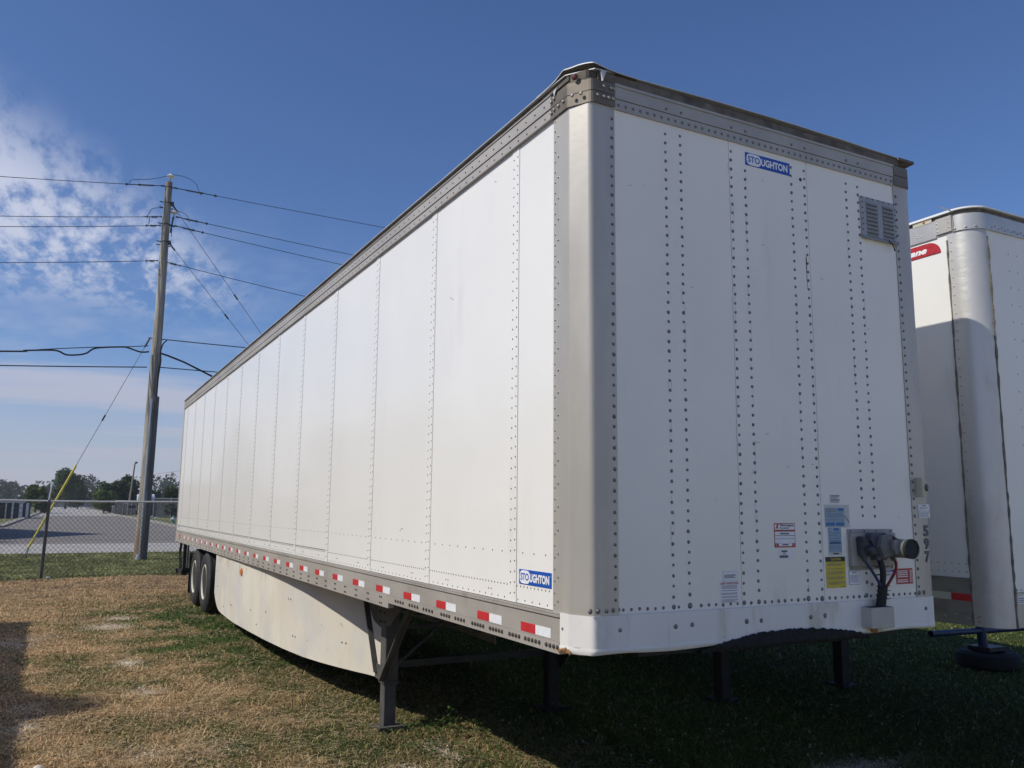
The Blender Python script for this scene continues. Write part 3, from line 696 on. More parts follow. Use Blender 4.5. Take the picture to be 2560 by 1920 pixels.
# curled flashing: outline follows the corner, lifts in the middle
fl = corner_path(0, 0, .030, a=.42, b=.34, by=.11, bx=.05)
mb = MB(); prof = []
tt = [0.] 
for (a, b), (c, d) in zip(fl[:-1], fl[1:]): tt.append(tt[-1]+math.hypot(c-a, d-b))
top = lambda t: 3.908+.030*math.exp(-((t-.40)/.13)**2)+.012*math.exp(-((t-.27)/.05)**2)
fine = []
for i in range(len(fl)-1):
    for k in range(4): f0 = k/4; fine.append((fl[i][0]*(1-f0)+fl[i+1][0]*f0, fl[i][1]*(1-f0)+fl[i+1][1]*f0, tt[i]*(1-f0)+tt[i+1]*f0))
fine.append((*fl[-1], tt[-1]))
vs = []; fs = []
for x, y, t in fine:
    z = top(t); cx, cyv = .5, .5; n_ = Vector((cx-x, cyv-y, 0)).normalized()
    vs += [(x, y, z), (x, y, z+.006), (x+n_.x*.16, y+n_.y*.16, z+.012), (x+n_.x*.16, y+n_.y*.16, 3.906)]
for i in range(len(fine)-1): a = 4*i; b = a+4; fs += [(a, a+1, b+1, b), (a+1, a+2, b+2, b+1)]
mb.add(vs, fs); mb.mi = 1; mb.add([(x, y, z-.0005) for x, y, z in vs], [(4*i, 4*i+4, 4*i+7, 4*i+3) for i in range(len(fine)-1)])
mb.build('roof_flashing', [ROOF, DARKROOF], T)
mb = MB(); mb.sheet([(-.004, .24), (-.004, .11), (.0, .095), (.04, .012), (.055, .004), (.2, .004)][::-1], 3.850, 3.905, .004); mb.build('inner_flashing', DARKROOF, T)
mb = MB(); mb.add([(.105, -.028, 3.900), (.14, -.03, 3.902), (.118, -.034, 3.842), (.112, -.026, 3.842)], [(0, 1, 2, 3)]).build('torn_flashing_tab', ROOF, T); mb = MB(); mb.add([(-.024, .24, 3.87), (-.026, .20, 3.874), (-.028, .225, 3.835)], [(0, 1, 2)]); mb.build('torn_flashing_tab', ROOF, T)
mb = MB(); mb.smooth = True; mb.lathe([(.018, 0), (.016, .008), (.004, .013)], (.0, .055, 3.872), (-.8, -.6, .0), 10); mb.build('marker_lamp', mat('dark_red_lens', (.09, .012, .01), .3), T)
mb = MB(); mb.prism([(2.43, -.03), (2.585, -.028), (2.598, .06), (2.59, .12), (2.43, .1)], 3.895, 3.912).build('roof_flashing', DARKROOF, T)
# nose plate (white painted steel) wrapping the corner
def platepath(out): return corner_path(0, 0, out, a=.186, b=1.295, by=.10, bx=.046)
mb = MB(); mb.smooth = True
full = platepath(.012)[:-1]+[(x, -.012) for x in np.linspace(.2, 2.39, 40)]+[(2.59-x, y) for x, y in platepath(.012)[::-1][1:]]
mb.sheet(full[::-1], .965, 1.117, .006)
lip = []
for z_, out in ((.968, .012), (.950, .016), (.938, .013), (.930, .002)): lip.append([(z_, out)])
vs = []; fs = []; K = len(full)
for z_, out in ((.968, .012), (.957, .0150), (.944, .0145), (.934, .006), (.931, -.02)):
    for (x, y) in full:
        # push outward from the body
        nx0 = -1 if x < .02 else (1 if x > 2.57 else 0); ny0 = -1 if y < .02 else 0
        l = math.hypot(nx0, ny0) or 1
        vs.append((x+nx0/l*(out-.012), y+ny0/l*(out-.012), z_+(.004*math.sin(x*9)+random.uniform(-.001, .001) if z_ < .95 else 0)))
for j in range(4):
    for i in range(K-1): a = j*K+i; fs.append((a, a+1, a+K+1, a+K))
mb.add(vs, fs)
mb.build('nose_plate', PLATE, T)
mb = MB()
for i in range(9): x0 = -.012+.0; mb.lathe([(.010*random.uniform(.5, 1.2), 0), (.003, .003)], (-.017, .185-.012*i, .948+random.uniform(-.01, .006)), (-1, 0, 0), 6)
mb.build('rust_spot', RUST, T)
friv_ = MB(); friv_.rivet((-.013, .16, 1.045), nrm, .008, .004, 7); friv_.build('rivet', FRIV, T, kind='stuff')
# ragged black grease along the coupler
mb = MB(); vs = []; fs = []; Kn = 90
for i in range(Kn+1):
    x = .70+1.24*i/Kn; u = (x-.70)/1.24
    tp = .930+.062*math.sin(math.pi*min(1, u*1.02))**.75+random.uniform(-.005, .005)-.018*(u < .25)*(1-u*4)
    vs += [(x, -.0185, tp), (x, -.022, tp-.008), (x, -.0215, .925), (x, -.004, .905+random.uniform(-.006, .006)), (x, .03, .91)]
for i in range(Kn):
    for k in range(4): a = i*5+k; fs.append((a, a+1, a+6, a+5))
mb.add(vs, fs).build('grease_smear', GREASE, T)
# bottom rail
mb = MB()
mb.box(-.010, .03, .188, 2.645, .978, 1.092).box(-.010, .03, 2.645, LEN-.02, .972, 1.092)
mb.box(-.013, .03, .188, 2.65, .920, .9765).prism([(2.65, .882), (2.70, .882), (2.70, .9705), (2.65, .9705)], -.0130, .03, lambda a, b, c: (c, a, b))
mb.box(-.013, .03, 2.70, LEN-.02, .882, .9705)
mb.box(-.019, .03, .186, LEN-.02, 1.095, 1.106); mb.box(-.014, .03, .186, LEN-.02, 1.108, 1.1165)
mb.build('bottom_rail', RAIL, T)
MB().box(-.004, .02, .19, LEN-.02, .93, 1.12).build('rail_backing', JOINT, T)
MB().box(2.56, 2.60, .19, LEN-.02, .90, 1.115).build('bottom_rail', RAIL, T)
BOLT = mat('grimy_bolt', (.075, .068, .06), .6, .3)
mb = MB()
for g0, cnt, dd in ((.205, 4, .036), (.385, 5, .0365), (.60, 4, .036), (.80, 5, .0365), (1.035, 5, .0365), (1.30, 4, .042), (1.52, 4, .042), (1.80, 4, .05), (2.06, 4, .05), (2.34, 4, .05)):
    for i in range(cnt): mb.lathe([(.0115, 0), (.0105, .006), (.004, .009)], (-.013, g0+i*dd, .951), nrm, 7)
y = 2.80
while y < LEN-.2:
    for dy in (0, .037):
        mb.lathe([(.0075, 0), (.007, .005), (.003, .007)], (-.013, y+dy, .906), nrm, 6)
        mb.lathe([(.0075, 0), (.007, .005), (.003, .007)], (-.013, y+dy, .950), nrm, 6)
    y += .306
mb.build('bolt', BOLT, T, kind='stuff')
# reflective tape pairs
ty = [.587, 1.122, 1.741]
while ty[-1] < 15.2: ty.append(ty[-1]+.6)
def tapepair(o, y, x, z0=.984, z1=1.031, wd=.156):
    MB().box(x-.0015, x, y-wd, y, z0, z1).build('red_reflector', RED, o)
    MB().box(x-.0015, x, y-2*wd, y-wd-.0015, z0, z1).build('white_reflector', WTAPE, o)
for y in ty: tapepair(T, y, -.0105)
for y in (15.96,): tapepair(T, y, -.0105, wd=.07)
# underside
MB().box(.03, 2.56, .14, LEN-.05, .985, 1.05).build('floor', UNDER, T)
cm0 = MB(); cm0.box(.03, 2.56, -.03, .03, .88, .985); cmo = None
for i in range(46):
    y = 1.3+i*.305
    if y > LEN-.3: break
    if cmo is None:
        cmo = cm0.build('crossmember', UNDER, T); cmo.location = (0, y, 0); 
    else:
        c2 = cmo.copy(); COL.objects.link(c2); c2.location = (0, y, 0)
MB().box(.35, 2.24, .04, 1.25, .905, .984).build('coupler_plate', UNDER, T)
mb = MB(); mb.lathe([(.06, 0), (.045, .02), (.045, .05), (.06, .06), (.06, .1)], (1.295, .91, .81), (0, 0, 1), 14); mb.build('kingpin', UNDER, T)
MB().box(.75, .85, 9.0, 15.9, .66, .88).box(1.74, 1.84, 9.0, 15.9, .66, .88).build('slider_rail', UNDER, T)
# landing gear
GZ = float(gbase(3.9))-.0
for sx0, sgn in ((.40, 1), (2.07, -1)):
    GM = LITFRAME if sgn > 0 else UNDER; leg = MB(); leg.bbox(sx0, sx0+.125, 3.83, 3.965, .10, .86, .006)  # sun and shade set in colour: near gear lighter, far gear darker
    lo = leg.build('landing_leg', GM, T)
    MB().bbox(sx0+.004, sx0+.117, 3.845, 3.955, GZ+.03, .115, .006).build('leg_inner', GM, lo)
    MB().bbox(sx0-.006, sx0+.131, 3.824, 3.971, .085, .115, .004).build('leg_collar', GM, lo)
    MB().bbox(sx0-.07, sx0+.19, 3.76, 4.03, GZ+.005, GZ+.03, .004).prism([(3.74, GZ+.03), (3.78, GZ+.025), (3.78, GZ+.06), (3.73, GZ+.06)], sx0-.07, sx0+.19, lambda a, b, c: (c, a, b)).build('foot', GM, lo)
    xs = sx0+.01 if sgn > 0 else sx0+.115
    xo = xs-.015*sgn
    mb = MB(); mb.prism([(4.52, .885), (3.30, .885), (3.72, .60), (3.97, .56), (4.16, .60)], min(xo, xo+.008*sgn), max(xo, xo+.008*sgn), lambda a, b, c: (c, a, b)); mb.build('mounting_plate', GM, T)
    mb = MB(); mb.bar((xo-.015*sgn, 4.37, .79), (xo-.015*sgn, 4.00, .17), .05, .012); mb.build('brace', GM, T)
    mb = MB(); mb.bar((xo-.02*sgn, 3.22, .80), (xo-.02*sgn, 3.86, .12), .045, .010); mb.bar((xo+.01*sgn, 3.22, .80), (xo+.01*sgn, 3.86, .12), .010, .05); mb.build('brace', GM, T)
    mb = MB(); mb.prism([(3.80, .24), (4.08, .24), (4.06, .12), (3.82, .10)], min(xo-.008*sgn, xo), max(xo-.008*sgn, xo), lambda a, b, c: (c, a, b))
    mb.lathe([(.014, 0), (.012, .012)], (xo-.01*sgn, 3.86, .17), (-sgn, 0, 0), 6).lathe([(.014, 0), (.012, .012)], (xo-.01*sgn, 4.01, .17), (-sgn, 0, 0), 6)
    mb.build('gusset', GM, T)
    MB().bar((sx0+.08, 3.9, .20), (1.295, 3.9-.1*0, .84), .05, .012).build('cross_brace', GM, T)
MB().bar((.52, 3.93, .24), (2.08, 3.93, .24), .05, .06).bar((.52, 3.90, .56), (2.08, 3.90, .56), .035, .035).build('cross_beam', BLACK, T)
mb = MB()
for z0 in (.62, .70, .78, .84):
    for y0 in (3.84, 3.955): mb.lathe([(.012, 0), (.009, .01)], (.386, y0, z0), nrm, 6)
mb.build('bolt', BOLT, T, kind='stuff')
# side skirts
SK = [(.015, 10.78), (.02, 10.3), (.028, 9.0), (.045, 8.0), (.068, 7.2), (.11, 6.4), (.17, 5.75), (.24, 5.35), (.32, 5.0), (.40, 4.70), (.46, 4.50), (.52, 4.25), (.57, 3.98)]
def interp(P, k):
    P2 = []
    for (a, b), (c, d) in zip(P[:-1], P[1:]):
        for i in range(k): f0 = i/k; P2.append((a+(c-a)*f0, b+(d-b)*f0))
    return P2+[P[-1]]
def skz(y):
    b = .015+.05*(1-min(1, max(0, (y-4)/5)))
    if y > 10.1: b += .42*((y-10.1)/.68)**2.6*.55
    if y > 9.3: b += .03*((y-9.3)/1.4)
    t_ = .878
    return (b, t_)
for mir in (0, 1):
    P = interp(SK, 6); P = [(2.59-x, y) for x, y in P if y > 5.6] if mir else P
    mb = MB(); mb.smooth = False; mb.sheet(P, 0, 0, .006*(1 if mir else -1), zs=[skz(y) for x, y in P]); sk = mb.build('side_skirt', SKIRT, T)
    if mir == 0:
        mb = MB()
        def skx(y): 
            for (a, b), (c, d) in zip(SK[:-1], SK[1:]):
                if d <= y <= b: return a+(c-a)*(b-y)/(b-d)
            return .02
        for y, z in ((10.62, .62), (10.5, .40), (9.35, .23), (9.28, .23), (8.0, .30), (7.65, .16), (6.3, .60), (6.22, .60), (6.1, .22), (6.02, .22), (4.93, .30), (4.86, .30), (9.9, .15), (7.2, .36)):
            mb.lathe([(.011, 0), (.006, .006)], (skx(y)-.001, y, z), nrm, 6)
        mb.build('bolt', BOLT, sk)
        mb = MB(); y = 10.6
        while y > 7.2:
            l = random.uniform(.04, .22); x = skx(y)
            if random.random() > .35: mb.add([(x-.0012, y-.012, .876), (x-.0012, y+.016, .876), (x-.0012, y+.003, .876-l), (x-.0012, y-.003, .876-l)], [(0, 1, 2, 3)])
            y -= random.uniform(.08, .22)
        mb.build('rust_streak', mat('rust_streak_stain', (.48, .34, .20), .8, 0, (40, .25)), sk, kind='stuff')
        mb = MB(); mb.lathe([(.058, 0), (.055, .012), (.03, .022), (.003, .024)], (skx(8.68), 8.68, .735), nrm, 8)
        mb.build('side_marker_lamp', AMBER, T); MB().box(skx(8.68)-.030, skx(8.68)-.022, 8.665, 8.70, .74, .765).build('lamp_lens', mat('pale_amber', (.8, .45, .2), .3), sk)
# wheels
def wheel(cx, cyv, cz, out):
    """dual wheel end face; out = +-1 direction of the outer face in x"""
    for k, (xo, nm) in enumerate(((0., 'wheel'), (.335, 'wheel'))):
        x = cx-out*xo; ax = (out, 0, 0)
        ty_ = MB(); ty_.smooth = True
        hw = .14
        prof = [(.292, -.245), (.30, -.27), (.36, -.283), (.43, -.275), (.475, -.258), (.492, -.245)]
        grooves = [-.235, -.20, -.196, -.186, -.182, -.146, -.142, -.132, -.128, -.092, -.088, -.078, -.074, -.04, -.035]
        gr_ = [.501, .505, .492, .492, .505, .505, .492, .492, .505, .505, .492, .492, .505, .505, .501]
        prof += list(zip(gr_, grooves))
        prof += [(.492, -.030), (.475, -.016), (.43, .002), (.36, .006), (.315, -.004), (.295, -.018), (.286, -.03)]
        ty_.lathe(prof, (x, cyv, cz), ax, 48)
        w_ = ty_.build('wheel', TYRE, T)
        rm = MB(); rm.smooth = True
        dish = [(.295, -.26), (.295, -.012), (.285, -.004), (.272, -.012), (.262, -.05), (.255, -.11), (.20, -.125), (.14, -.130), (.128, -.07)]
        if k: dish = [(.295, -.26), (.295, -.012), (.285, -.004), (.272, -.012), (.255, -.06), (.22, -.10)]
        rm.lathe(dish, (x, cyv, cz), ax, 40); rm.build('rim', RIM, w_)
        if k == 0:
            hb = MB(); hb.smooth = True; hb.lathe([(.13, -.14), (.12, -.10), (.085, -.09), (.075, -.06), (.05, -.055), (.003, -.054)], (x, cyv, cz), ax, 20)
            for i in range(10):
                t = 2*math.pi*i/10; hb.lathe([(.016, -.13), (.015, -.09), (.008, -.085)], (x, cyv+.168*math.cos(t), cz+.168*math.sin(t)), ax, 6)
            hb.build('hub', mat('hub_grey', (.30, .28, .24), .6, .2, (20, .3)), w_)
for cyv in (12.06, 13.30):
    for cx, out in ((.025, -1), (2.565, 1)): wheel(cx, cyv, .335, out)
    mb = MB(); mb.tube([(.4, cyv, .335), (2.19, cyv, .335)], .065, 12); mb.build('axle', UNDER, T)
for x0, x1 in ((.03, .62), (1.97, 2.56)): MB().box(x0, x1, 14.02, 14.03, -.02, .70).build('mud_flap', RUBBER, T)
MB().bar((.03, 14.04, .72), (.62, 14.04, .72), .03, .03).build('mud_flap_hanger', BLACK, T)
# rear frame, doors, underride guard
mb = MB(); mb.box(-.006, .06, LEN-.02, LEN+.08, .86, 3.87).box(2.53, 2.596, LEN-.02, LEN+.08, .86, 3.87).box(.06, 2.53, LEN-.02, LEN+.08, 3.74, 3.87).box(.06, 2.53, LEN-.02, LEN+.08, .86, 1.06); mb.build('rear_frame', POST, T)
for x0 in (.06, 1.297): MB().box(x0, x0+1.233, LEN+.02, LEN+.06, 1.06, 3.74).build('rear_door', WHITE, T)
for xg in (.10, 2.49):
    MB().bar((xg, 15.93, .88), (xg, 16.12, .68), .05, .03).build('guard_strut', BLACK, T)
    MB().bar((xg, 16.12, .69), (xg, 15.86, .27), .05, .03).build('guard_strut', BLACK, T)
    MB().box(xg-.03, xg+.03, 15.30, 15.40, .26, .88).build('guard_strut', BLACK, T)
    MB().box(xg-.015, xg+.015, 15.40, 15.98, .55, .58).build('guard_strut', BLACK, T)
MB().box(.02, 2.57, 15.92, 16.02, .22, .32).box(.05, .15, 15.3, 15.95, .22, .32).build('underride_bar', BLACK, T)
MB().box(-.006, -.001, 15.72, 15.84, 1.17, 1.24).build('small_sticker', DPALE, T)
mb = MB(); mb.prism([(15.42, 1.02), (15.28, 1.06), (15.26, .99), (15.4, .93)], -.014, -.012, lambda a, b, c: (c, a, b)); mb.build('rust_patch', RUST, T)
# scuffs on the side
mb = MB()
for y, z, l, a in ((1.62, 3.02, .07, .5), (2.45, 1.47, .05, .1), (1.35, 2.86, .012, 1.2), (2.48, 1.455, .03, -.2), (.98, 3.62, .03, .4), (7.2, 1.52, .03, .2)):
    dy, dz = math.cos(a)*l/2, math.sin(a)*l/2; mb.add([(.0012, y-dy, z-dz-.002), (.0012, y+dy, z+dz-.001), (.0012, y+dy, z+dz+.002), (.0012, y-dy, z-dz+.003)], [(3, 2, 1, 0)])
mb.build('scuff', DGREY, T, kind='stuff')

# decals
def stoughton(fn, u0, u1, v0, v1, name, d0):
    F_ = Face(lambda u, v, d: fn(u, v, d+d0)); W_, H_ = u1-u0, v1-v0
    F_.rect(BLUE, u0, u1, v0, v1, .0015)
    p = []
    cxx = u0+W_*.185; hw, hh = W_*.160, H_*.45
    for i in range(28):
        t = 2*math.pi*i/28; ca, sa = math.cos(t), math.sin(t)
        p.append((cxx+hw*math.copysign(abs(ca)**.45, ca), (v0+v1)/2+hh*math.copysign(abs(sa)**.8, sa)*(1 if abs(ca) < .8 else .92)))
    F_.poly(DWHITE, p, .0022)
    F_.text(BLUE, 'STO', u0+W_*.056, u0+W_*.318, v0+H_*.27, v1-H_*.24, .0029, .022)
    F_.text(DWHITE, 'UGHTON', u0+W_*.345, u0+W_*.945, v0+H_*.20, v1-H_*.22, .0029, .045)
    F_.rect(DWHITE, u1-W_*.045, u1-W_*.03, v1-H_*.25, v1-H_*.22, .0022, .0003)
    return F_.build(name, T)
stoughton(side, -.630, -.288, 1.223, 1.300, 'maker_decal', -.0005)
stoughton(front, 1.123, 1.474, 3.600, 3.678, 'maker_decal', .0005)
Ff_ = Face(lambda u, v, d: front(u, v, d+.0005))
def card(m_, u0, u1, v0, v1, border=None, bw=.0025):
    F_ = Face(lambda u, v, d: front(u, v, d+.0004))
    if border: F_.rect(border, u0, u1, v0, v1, .0012); F_.rect(m_, u0+bw, u1-bw, v0+bw, v1-bw, .0018)
    else: F_.rect(m_, u0, u1, v0, v1, .0018)
    return F_
c = card(DWHITE, 1.244, 1.400, 1.424, 1.556, DRED, .004)
c.text(DRED, 'I', 1.255, 1.277, 1.528, 1.550, .0024, .05, .2); c.rect(DRED, 1.252, 1.280, 1.527, 1.530, .0023); c.rect(DRED, 1.254, 1.282, 1.548, 1.551, .0023)
c.text(DBLACK, 'Stoops', 1.285, 1.388, 1.535, 1.552, .0024, .03, .1); c.text(DBLACK, 'TRAILERS', 1.284, 1.352, 1.525, 1.533, .0024, .02, .1)
c.rect(DRED, 1.248, 1.396, 1.510, 1.520, .0023); c.rect(DGREY, 1.31, 1.34, 1.511, 1.519, .0025)
c.rect(DBLACK, 1.250, 1.394, 1.487, 1.4895, .0023); c.rect(DBLACK, 1.250, 1.394, 1.470, 1.472, .0023); c.lines(DGREY, 1.285, 1.355, 1.492, 1.506, 1, .0024, .6)
c.rect(DRED, 1.247, 1.397, 1.427, 1.447, .0022); c.rect(DWHITE, 1.273, 1.373, 1.431, 1.446, .0026); c.lines(DGREY, 1.30, 1.345, 1.434, 1.444, 1, .0029, .8)
for u in (1.255, 1.385):
    for v in (1.432, 1.441): c.rect(DWHITE, u-.002, u+.002, v-.002, v+.002, .0027)
c.build('dealer_sticker', T, label='white dealer sticker with red border reading Stoops Trailers'.replace('Stoops Trailers', 'trailers'))
c = card(DWHITE, 1.272, 1.374, 1.362, 1.412); c.rect(DBLACK, 1.29, 1.335, 1.400, 1.408, .0022); c.lines(DBLACK, 1.30, 1.325, 1.386, 1.397, 2, .0022, .5); c.lines(DBLACK, 1.277, 1.342, 1.368, 1.382, 2, .0022, .9, 0); c.build('barcode_label', T)
c = card(DYEL, 1.629, 1.785, 1.194, 1.366); c.rect(DBLACK, 1.629, 1.785, 1.340, 1.3665, .0022)
c.text(DYEL, 'CAUTION', 1.668, 1.748, 1.346, 1.360, .0027, .03)
for v0, v1, k in ((1.316, 1.334, 3), (1.296, 1.303, 1), (1.268, 1.286, 3), (1.240, 1.257, 3), (1.212, 1.229, 3)): c.lines(DGREY, 1.643, 1.777, v0, v1, k, .0022, .45)
c.lines(DBLACK, 1.742, 1.781, 1.1975, 1.2015, 1, .0022, .5, 0)
c.build('caution_sticker', T, label='yellow warning sticker headed CAUTION')
c = card(DSLEEVE, 1.638, 1.838, 1.532, 1.661); c.rect(DBLUE2, 1.641, 1.797, 1.537, 1.643, .0021); c.rect(DPALE, 1.643, 1.795, 1.539, 1.641, .0024); c.rect(DBLUE2, 1.745, 1.789, 1.625, 1.640, .0028)
c.lines(DGREY, 1.648, 1.735, 1.618, 1.638, 2, .0027, .4); c.lines(DBLUE2, 1.648, 1.79, 1.565, 1.614, 6, .0027, .25); c.lines(DGREY, 1.65, 1.79, 1.598, 1.604, 1, .0029, .5)
c.rect(DBLUE2, 1.645, 1.716, 1.542, 1.560, .0027); c.rect(DBLUE2, 1.724, 1.79, 1.542, 1.560, .0027); c.poly(DBLACK, [(1.795, 1.60), (1.80, 1.598), (1.835, 1.562), (1.832, 1.560)], .0032)
c.build('registration_card', T)
c = card(DSLEEVE, 1.657, 1.765, 1.374, 1.531); c.rect(DBLUE2, 1.662, 1.762, 1.392, 1.530, .0021); c.rect(DPALE, 1.664, 1.760, 1.394, 1.528, .0024); c.rect(DBLUE2, 1.703, 1.745, 1.514, 1.527, .0028)
c.lines(DBLUE2, 1.667, 1.757, 1.400, 1.510, 12, .0027, .3); c.rect(DBLUE2, 1.667, 1.757, 1.440, 1.452, .0027); c.lines(DBLACK, 1.690, 1.738, 1.380, 1.389, 1, .0024, .8, 0)
c.build('registration_card', T, label='tall blue grey card in a clear sleeve above the yellow sticker')
c = card(DWHITE, 1.681, 1.771, 1.668, 1.721); c.lines(DBLACK, 1.688, 1.764, 1.672, 1.718, 6, .0022, .5); c.build('small_label', T)
c = card(DWHITE, 1.811, 1.903, 1.207, 1.285, DNAVY, .002); c.lines(DGREY, 1.837, 1.877, 1.270, 1.280, 2, .0022, .5, 0); c.lines(PRINTV, 1.818, 1.893, 1.219, 1.262, 7, .0022, .5); c.build('small_label', T)
c = card(DWHITE, 2.082, 2.206, 1.234, 1.284, DBLACK, .0015); c.rect(DNAVY, 2.083, 2.205, 1.270, 1.284, .0022); c.text(DWHITE, 'NOTICE', 2.118, 2.172, 1.273, 1.281, .0026, .03); c.lines(DGREY, 2.10, 2.20, 1.244, 1.264, 3, .0022, .4)
c.build('notice_label', T)
c = card(DRED, 2.214, 2.362, 1.197, 1.288); 
for v in (1.274, 1.263, 1.252, 1.241): c.rect(DWHITE, 2.226, 2.318, v-.0035, v+.0015, .0022)
c.lines(DWHITE, 2.222, 2.32, 1.205, 1.226, 2, .0022, .5, 0); c.rect(DRED, 2.217, 2.327, 1.229, 1.236, .0024); c.lines(DWHITE, 2.335, 2.345, 1.205, 1.28, 9, .0022, .6, 0); c.lines(DWHITE, 2.349, 2.356, 1.205, 1.28, 9, .0022, .6, 0)
c.build('red_label', T)
c = card(DWHITE, .869, .968, 1.256, 1.306, DPALE, .0015); c.lines(DBLACK, .878, .958, 1.270, 1.290, 4, .0022, .5); c.build('small_label', T)
c = card(DWHITE, .849, .974, 1.143, 1.254); c.text(DRED, 'SAFETY INSTRUCTION', .851, .972, 1.238, 1.250, .0024, .03)
for v0, v1, k in ((1.216, 1.235, 4), (1.204, 1.211, 1), (1.186, 1.197, 2), (1.170, 1.180, 2), (1.147, 1.164, 4)): c.lines(DGREY, .858, .968, v0, v1, k, .0022, .45)
c.build('safety_label', T)
c = card(DWHITE, 2.442, 2.560, 1.590, 1.671); c.fn = lambda u, v, d: front(u, v, d+.0075); c.b = {}
c.rect(DWHITE, 2.442, 2.545, 1.632, 1.671, .0015); c.rect(DWHITE, 2.446, 2.547, 1.590, 1.628, .0015); c.text(DBLACK, 'WARNING', 2.475, 2.515, 1.660, 1.667, .002, .02); c.lines(DGREY, 2.45, 2.53, 1.64, 1.655, 3, .002, .35); c.lines(DGREY, 2.45, 2.54, 1.594, 1.624, 5, .002, .35)
c.build('small_label', T)
c = Face(lambda u, v, d: front(u, v, d+.0075))
for ch, v in (('5', 1.478), ('9', 1.400), ('7', 1.322)):
    c.text(DBLACK, ch, 2.478, 2.524, v-.003, v+.066, .0012, .045); c.text(DGREY, ch, 2.482, 2.520, v+.001, v+.062, .0020, .0)
c.build('unit_number', T, label='black outlined digits 597 set one above the other')
# marker lamp on the far post
mb = MB(); mb.prism([(2.435, 1.715), (2.475, 1.725), (2.478, 1.82), (2.435, 1.832)], -.05, -.007, lambda a, b, c_: (a, c_, b)); lo = mb.build('lamp_bracket', CREAM, T)
mb = MB(); mb.smooth = True; mb.lathe([(.030, 0), (.030, .012), (.018, .022), (.002, .025)], (2.478, -.03, 1.772), (.6, -.8, 0), 14); mb.build('marker_lamp', GLASSD, T)
# vent
mb = MB(); mb.bbox(2.072, 2.393, -.012, -.001, 3.333, 3.590, .003); mb.prism([(-.001, 3.333), (-.001, 3.316), (-.028, 3.312), (-.012, 3.336)], 2.072, 2.393, lambda a, b, c_: (c_, a, b)); vn = mb.build('vent', mat('vent_grey', (.36, .365, .37), .5, .3, (10, .1)), T)
for x0 in (2.118, 2.268):
    for k in range(9):
        z = 3.558-k*.0262
        mb = MB(); mb.add([(x0, -.0125, z), (x0+.098, -.0125, z), (x0+.098, -.022, z-.016), (x0, -.022, z-.016), (x0, -.0125, z-.020), (x0+.098, -.0125, z-.020)], [(0, 3, 2, 1), (3, 4, 5, 2), (0, 4, 3), (1, 2, 5)]); mb.mi = 1
        mb.box(x0, x0+.098, -.0135, -.0123, z-.0235, z-.0165); mb.build('louver', [bpy.data.materials['vent_grey'], DBLACK], vn)
mb = MB(); mb.tube([(2.30, -.02, 3.325), (2.315, -.035, 3.305), (2.325, -.04, 3.272), (2.335, -.035, 3.262)], .004, 6); mb.build('loose_wire', RUBBER, T)
mb = MB()
for i in range(7): mb.rivet((2.08+i*.05, -.0125, 3.582), fn_, .006, .003, 6)
for i in range(6): mb.rivet((2.081, -.0125, 3.37+i*.036), fn_, .006, .003, 6); mb.rivet((2.386, -.0125, 3.37+i*.036), fn_, .006, .003, 6)
mb.build('rivet', RIVET, T, kind='stuff')
# air and electric connection box
mb = MB(); mb.bbox(1.815, 2.196, -.028, -.001, 1.310, 1.500, .004); mb.box(1.813, 2.198, -.006, -.001, 1.497, 1.522).box(1.816, 2.190, -.006, -.001, 1.288, 1.312)
cb = mb.build('connection_box', GALV, T)
mb = MB()
for x in (1.835, 1.955, 2.055, 2.175): mb.rivet((x, -.006, 1.511), fn_, .008, .005, 7); mb.rivet((x, -.006, 1.300), fn_, .007, .005, 7)
mb.build('rivet', FRIV, cb)
mb = MB(); mb.smooth = False      # left gladhand
mb.prism([(1.858, 1.375), (1.852, 1.47), (1.868, 1.482), (1.90, 1.475), (1.945, 1.43), (1.955, 1.40), (1.94, 1.375), (1.90, 1.36)], -.058, -.028, lambda a, b, c_: (a, c_, b))
mb.smooth = True; mb.lathe([(.028, 0), (.028, .03), (.02, .04), (.003, .042)], (1.918, -.055, 1.400), (0.1, -1, 0), 16); mb.lathe([(.012, 0), (.009, .01)], (1.868, -.058, 1.462), fn_, 8).lathe([(.012, 0), (.009, .01)], (1.868, -.058, 1.430), fn_, 8)
mb.tube([(1.955, -.06, 1.385), (1.985, -.065, 1.372)], .014, 8)
g1 = mb.build('air_coupling', CAST, T)
mb = MB(); mb.prism([(1.93, 1.49), (1.945, 1.502), (2.04, 1.502), (2.075, 1.48), (2.075, 1.37), (2.04, 1.345), (1.97, 1.345), (1.955, 1.42), (1.925, 1.46)], -.075, -.028, lambda a, b, c_: (a, c_, b))
s7 = mb.build('electric_socket', mat('socket_blue_grey', (.085, .098, .12), .6, .2, (14, .15), (50, .3, .002)), T)
hx = [(2.025+.062*math.cos(t)*.82, 1.425+.070*math.sin(t)) for t in np.linspace(0, 2*math.pi, 7)[:-1]+math.pi/6*0]
MB().prism([(1.962, 1.425), (1.985, 1.487), (2.055, 1.492), (2.085, 1.435), (2.065, 1.370), (1.99, 1.365)], -.105, -.078, lambda a, b, c_: (a, c_, b)).build('socket_body', CASTL, s7)
mb = MB(); mb.prism([(2.045, 1.462), (2.085, 1.462), (2.092, 1.415), (2.085, 1.385), (2.065, 1.378), (2.045, 1.41)], -.130, -.107, lambda a, b, c_: (a, c_, b)); mb.build('socket_lid', mat('lid_pale', (.26, .27, .28), .45, .3), s7)
mb = MB(); mb.prism([(2.075, 1.49), (2.10, 1.492), (2.165, 1.465), (2.19, 1.43), (2.18, 1.38), (2.14, 1.36), (2.085, 1.38)], -.07, -.028, lambda a, b, c_: (a, c_, b)); mb.smooth = True
